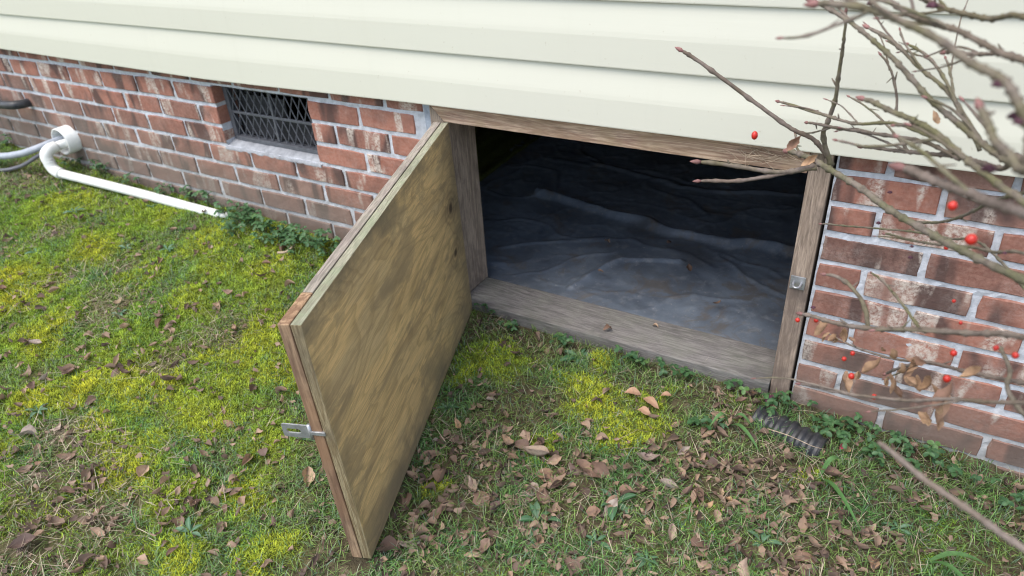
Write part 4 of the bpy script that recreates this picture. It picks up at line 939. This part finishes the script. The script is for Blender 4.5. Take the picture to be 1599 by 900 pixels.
CAPS = [(1.623, -0.791, 1.006, 7.8), (1.64, -0.791, 0.983, 8.9), (1.634, -0.791, 0.939, 9.3), (1.56, -0.359, 0.725, 5.6), (1.555, -0.359, 0.674, 5.8), (1.498, -0.46, 0.567, 5.8), (1.606, -0.431, 0.664, 5.4), (1.492, -0.431, 0.995, 7.8), (1.561, -0.575, 1.021, 9.1), (1.639, -0.834, 0.992, 6.4), (1.691, -0.575, 0.764, 4.3), (1.604, -0.431, 0.681, 4.4)]
DRYL = [(1.519, -0.489, 0.554, 24.6), (1.539, -0.489, 0.541, 18.9), (1.548, -0.489, 0.554, 20.6), (1.597, -0.546, 0.546, 26.4), (1.619, -0.546, 0.571, 24.1), (1.645, -0.575, 0.568, 28.3), (1.664, -0.575, 0.564, 29.7), (1.677, -0.575, 0.526, 33.5), (1.628, -0.546, 0.529, 22.8), (1.682, -0.604, 0.572, 31.8), (1.566, -0.518, 0.485, 24.5), (1.407, -0.288, 0.756, 24.7), (1.436, -0.288, 0.729, 22.6), (1.594, -0.359, 0.844, 17.2), (1.699, -0.604, 0.613, 23.0), (1.675, -0.575, 0.508, 25.4)]
HUB = Vector((1.93, -.74, .40)); ROOT = Vector((1.99, -.78, gz(1.99, -.78)-.02))
shrub = empty('berry_shrub', tuple(ROOT)); tag(shrub, 'bare winter shrub with red berries reaching in from the right', 'shrub')
def sat(o): o.matrix_parent_inverse = Matrix.Translation(-ROOT); return o
M_bud = mat_plain('bud_pink', (.26, .13, .12), .6, .3); M_berry = mat_plain('berry_red', (.52, .028, .018), .3, .5, 0, .12, 90); M_capsule = mat_plain('capsule_purple', (.085, .035, .05), .7, .2)
M_dry = mat_leaf_obj('shrub_dead_leaf', [(0, (.40, .25, .15)), (.5, (.50, .33, .20)), (1, (.26, .15, .11))], .75, (.2, .12, .08), .25)
LONG = [i for i, t in enumerate(TWIGS) if t[-1][0] > 1.67]
v_, f_ = tube(spline([tuple(ROOT), (1.975, -.77, .12), (1.945, -.75, .28), tuple(HUB)], 16), np.linspace(.022, .015, 16), 12); sat(mesh_obj('trunk', v_, f_, M_twig, shrub, True))
twr = random.Random(12)
NMAIN = len(TWIGS)
for i in (5, 6, 7, 8, 9, 10, 11, 13, 15, 16, 18, 7, 8, 11, 13, 16, 18, 2, 7, 13, 21, 25, 23, 26, 5, 6, 9, 10, 12, 14, 15, 16, 17, 18, 8, 11, 28, 21, 26):      # finer twigs forking from the limbs, towards the tips
    t = TWIGS[i]; k = twr.randrange(1, max(2, len(t)-2)); p0 = np.array(t[k][:3]); dr = np.array(t[0][:3])-p0; dr /= np.linalg.norm(dr)+1e-9
    dr = dr+np.array((twr.uniform(-.3, .3), twr.uniform(-.35, .35), twr.uniform(-.35, .55))); dr /= np.linalg.norm(dr); ln = twr.uniform(.07, .17)
    sd_ = np.array((twr.uniform(-1, 1), twr.uniform(-1, 1), twr.uniform(-1, 1)))*ln*.10; r0 = t[k][3]*twr.uniform(.45, .62)
    TWIGS.append([(*(p0+dr*ln), r0*.8), (*(p0+dr*ln*.6+sd_), r0*.9), (*(p0+dr*ln*.25+sd_*.6), r0), (*p0, r0*1.15)])
BRPTS = []
for i, t in enumerate(TWIGS):
    P = np.array([q_[:3] for q_ in t]); Rr = np.array([q_[3] for q_ in t])/1000*(.6 if i == 24 else .92)
    if i in LONG:
        e_ = P[-1]; mid = (e_*.45+np.array(HUB)*.55)+np.array((.05, 0, .02)); P = np.vstack([P, mid, np.array(HUB)]); Rr = np.concatenate([Rr, [Rr[-1]*1.1, Rr[-1]*1.2]])
    L_ = np.linalg.norm(np.diff(P, axis=0), axis=1).sum(); n_ = max(14, int(L_/.006)); c = spline(P, n_)
    s_ = np.linspace(0, len(P)-1, n_); r_ = np.interp(s_, np.arange(len(P)), Rr)
    ph = twr.uniform(0, 6); d_ = np.linspace(0, L_, n_); sp__ = twr.uniform(.032, .05)
    node = np.exp(-(((d_+ph*.01) % sp__)-sp__/2)**2/(2*.0022**2)); r_ = r_*(.88+.42*node)+RNG.uniform(-.05, .05, n_)*r_
    c = c+RNG.normal(0, .0002, c.shape)+.0008*np.stack([np.sin(d_/sp__*1.3+ph), np.cos(d_/sp__*1.7), np.sin(d_/sp__*1.1+1)], -1)*np.clip(d_/.02, 0, 1)[:, None]
    tip = np.clip(d_/.010, .35, 1); r_ = r_*tip
    v_, f_ = tube(c, r_, 9); br = sat(mesh_obj('branch', v_, f_, M_twig, shrub, True))
    BRPTS.append(c)
    T0 = c[0]-c[3]; T0 /= np.linalg.norm(T0); bl = max(.008, 4*Rr[0])
    if i == 24: continue
    v_, f_ = tube([c[1]-T0*.001, c[1]+T0*bl*.35, c[1]+T0*bl*.75, c[1]+T0*bl*1.1], [Rr[0]*.6, Rr[0]*1.15, Rr[0]*.75, Rr[0]*.1], 8); sat(mesh_obj('bud', v_, f_, M_bud, br, True)).parent = br
    # short side spurs with buds at the nodes
    for q_ in range(twr.randint(0, 2)):
        j = twr.randrange(4, max(5, int(n_*.6))); dv = np.array([twr.uniform(-1, 1), twr.uniform(-.6, .6), twr.uniform(-.3, 1)]); dv /= np.linalg.norm(dv); ln = twr.uniform(.006, .02)
        v_, f_ = tube([c[j], c[j]+dv*ln*.6, c[j]+dv*ln], [r_[j]*.6, r_[j]*.5, r_[j]*.3], 6); sat(mesh_obj('spur', v_, f_, M_twig, br, True)); br.children[-1].parent = br
def ball(c, r, sq=1.2, seg=12, rg=8):
    bm = bmesh.new(); bmesh.ops.create_uvsphere(bm, u_segments=seg, v_segments=rg, radius=r)
    for v in bm.verts: v.co.z *= sq; v.co += Vector(c)
    return bm
ALLP = np.vstack(BRPTS)
for i, (x, y, z_, d_) in enumerate(BERRIES):
    r = d_/2000*1.45; b = sat(finish('berry', ball((x, y, z_), r, 1.35 if i == 0 else 1.1), M_berry, shrub, True))
    cap = finish('capsule', ball((x+r*.35, y-r*.1, z_+r*.95), r*.8, .6, 8, 6), M_capsule, b, True); sat(cap)
    pn = ALLP[np.argmin(((ALLP-np.array((x, y, z_+.02)))**2).sum(1))]; q0 = np.array((x, y, z_+r*1.2)); v_, f_ = tube(spline([q0, q0*.65+pn*.35+np.array((0, 0, .008)), pn], 10), .0010, 5); sat(mesh_obj('stalk', v_, f_, M_twig, b, True))
for (x, y, z_, d_) in CAPS:
    r = d_/2000; bm = ball((x, y, z_), r, .75, 8, 6)
    for q_ in range(4):
        a = q_*1.57+.3; b2 = ball((x+r*math.cos(a)*.8, y+r*math.sin(a)*.8, z_-r*.2), r*.55, .8, 7, 5); tm = bpy.data.meshes.new('t'); b2.to_mesh(tm); b2.free(); bm.from_mesh(tm); bpy.data.meshes.remove(tm)
    sat(finish('seed_capsule', bm, M_capsule, shrub, True))
DRYL += [(x+twr.uniform(-.025, .025), y+twr.uniform(-.02, .02), z_+twr.uniform(-.02, .02), d_*twr.uniform(.5, .9)) for (x, y, z_, d_) in DRYL[:11]+DRYL[3:10]]
for i, (x, y, z_, d_) in enumerate(DRYL):
    me = leaf_mesh('dried_leaf', d_/1000*1.15, d_/1000*.55, 900+i, M_dry, 8, 5, .9, .9, .2, .9, 1.5); o = bpy.data.objects.new('dried_leaf', me); o.location = (x, y, z_)
    o.rotation_euler = (twr.uniform(0, 6), twr.uniform(0, 6), twr.uniform(0, 6)); link(o, shrub); sat(o)
# wisp of dry nesting grass caught on the header
wv, wf = [], []
for k in range(26):
    a0 = np.array((1.31+random.gauss(0, .028), -.012+random.uniform(-.012, .002), .622+random.gauss(0, .009))); d_ = np.array((random.gauss(0, 1), random.gauss(0, .25), random.gauss(0, .35))); d_ *= random.uniform(.012, .04)/np.linalg.norm(d_)
    b = len(wv); v_, f_ = tube(spline([a0-d_, a0+np.array((0, -.006, random.gauss(0, .005))), a0+d_+np.array((0, 0, random.gauss(0, .006)))], 6), .0006, 4); wv += v_; wf += [tuple(b+i for i in q_) for q_ in f_]
tag(mesh_obj('nest_wisp', wv, wf, M_pale, None), 'wisp of dry nesting grass caught on the hatch header', 'dry grass')
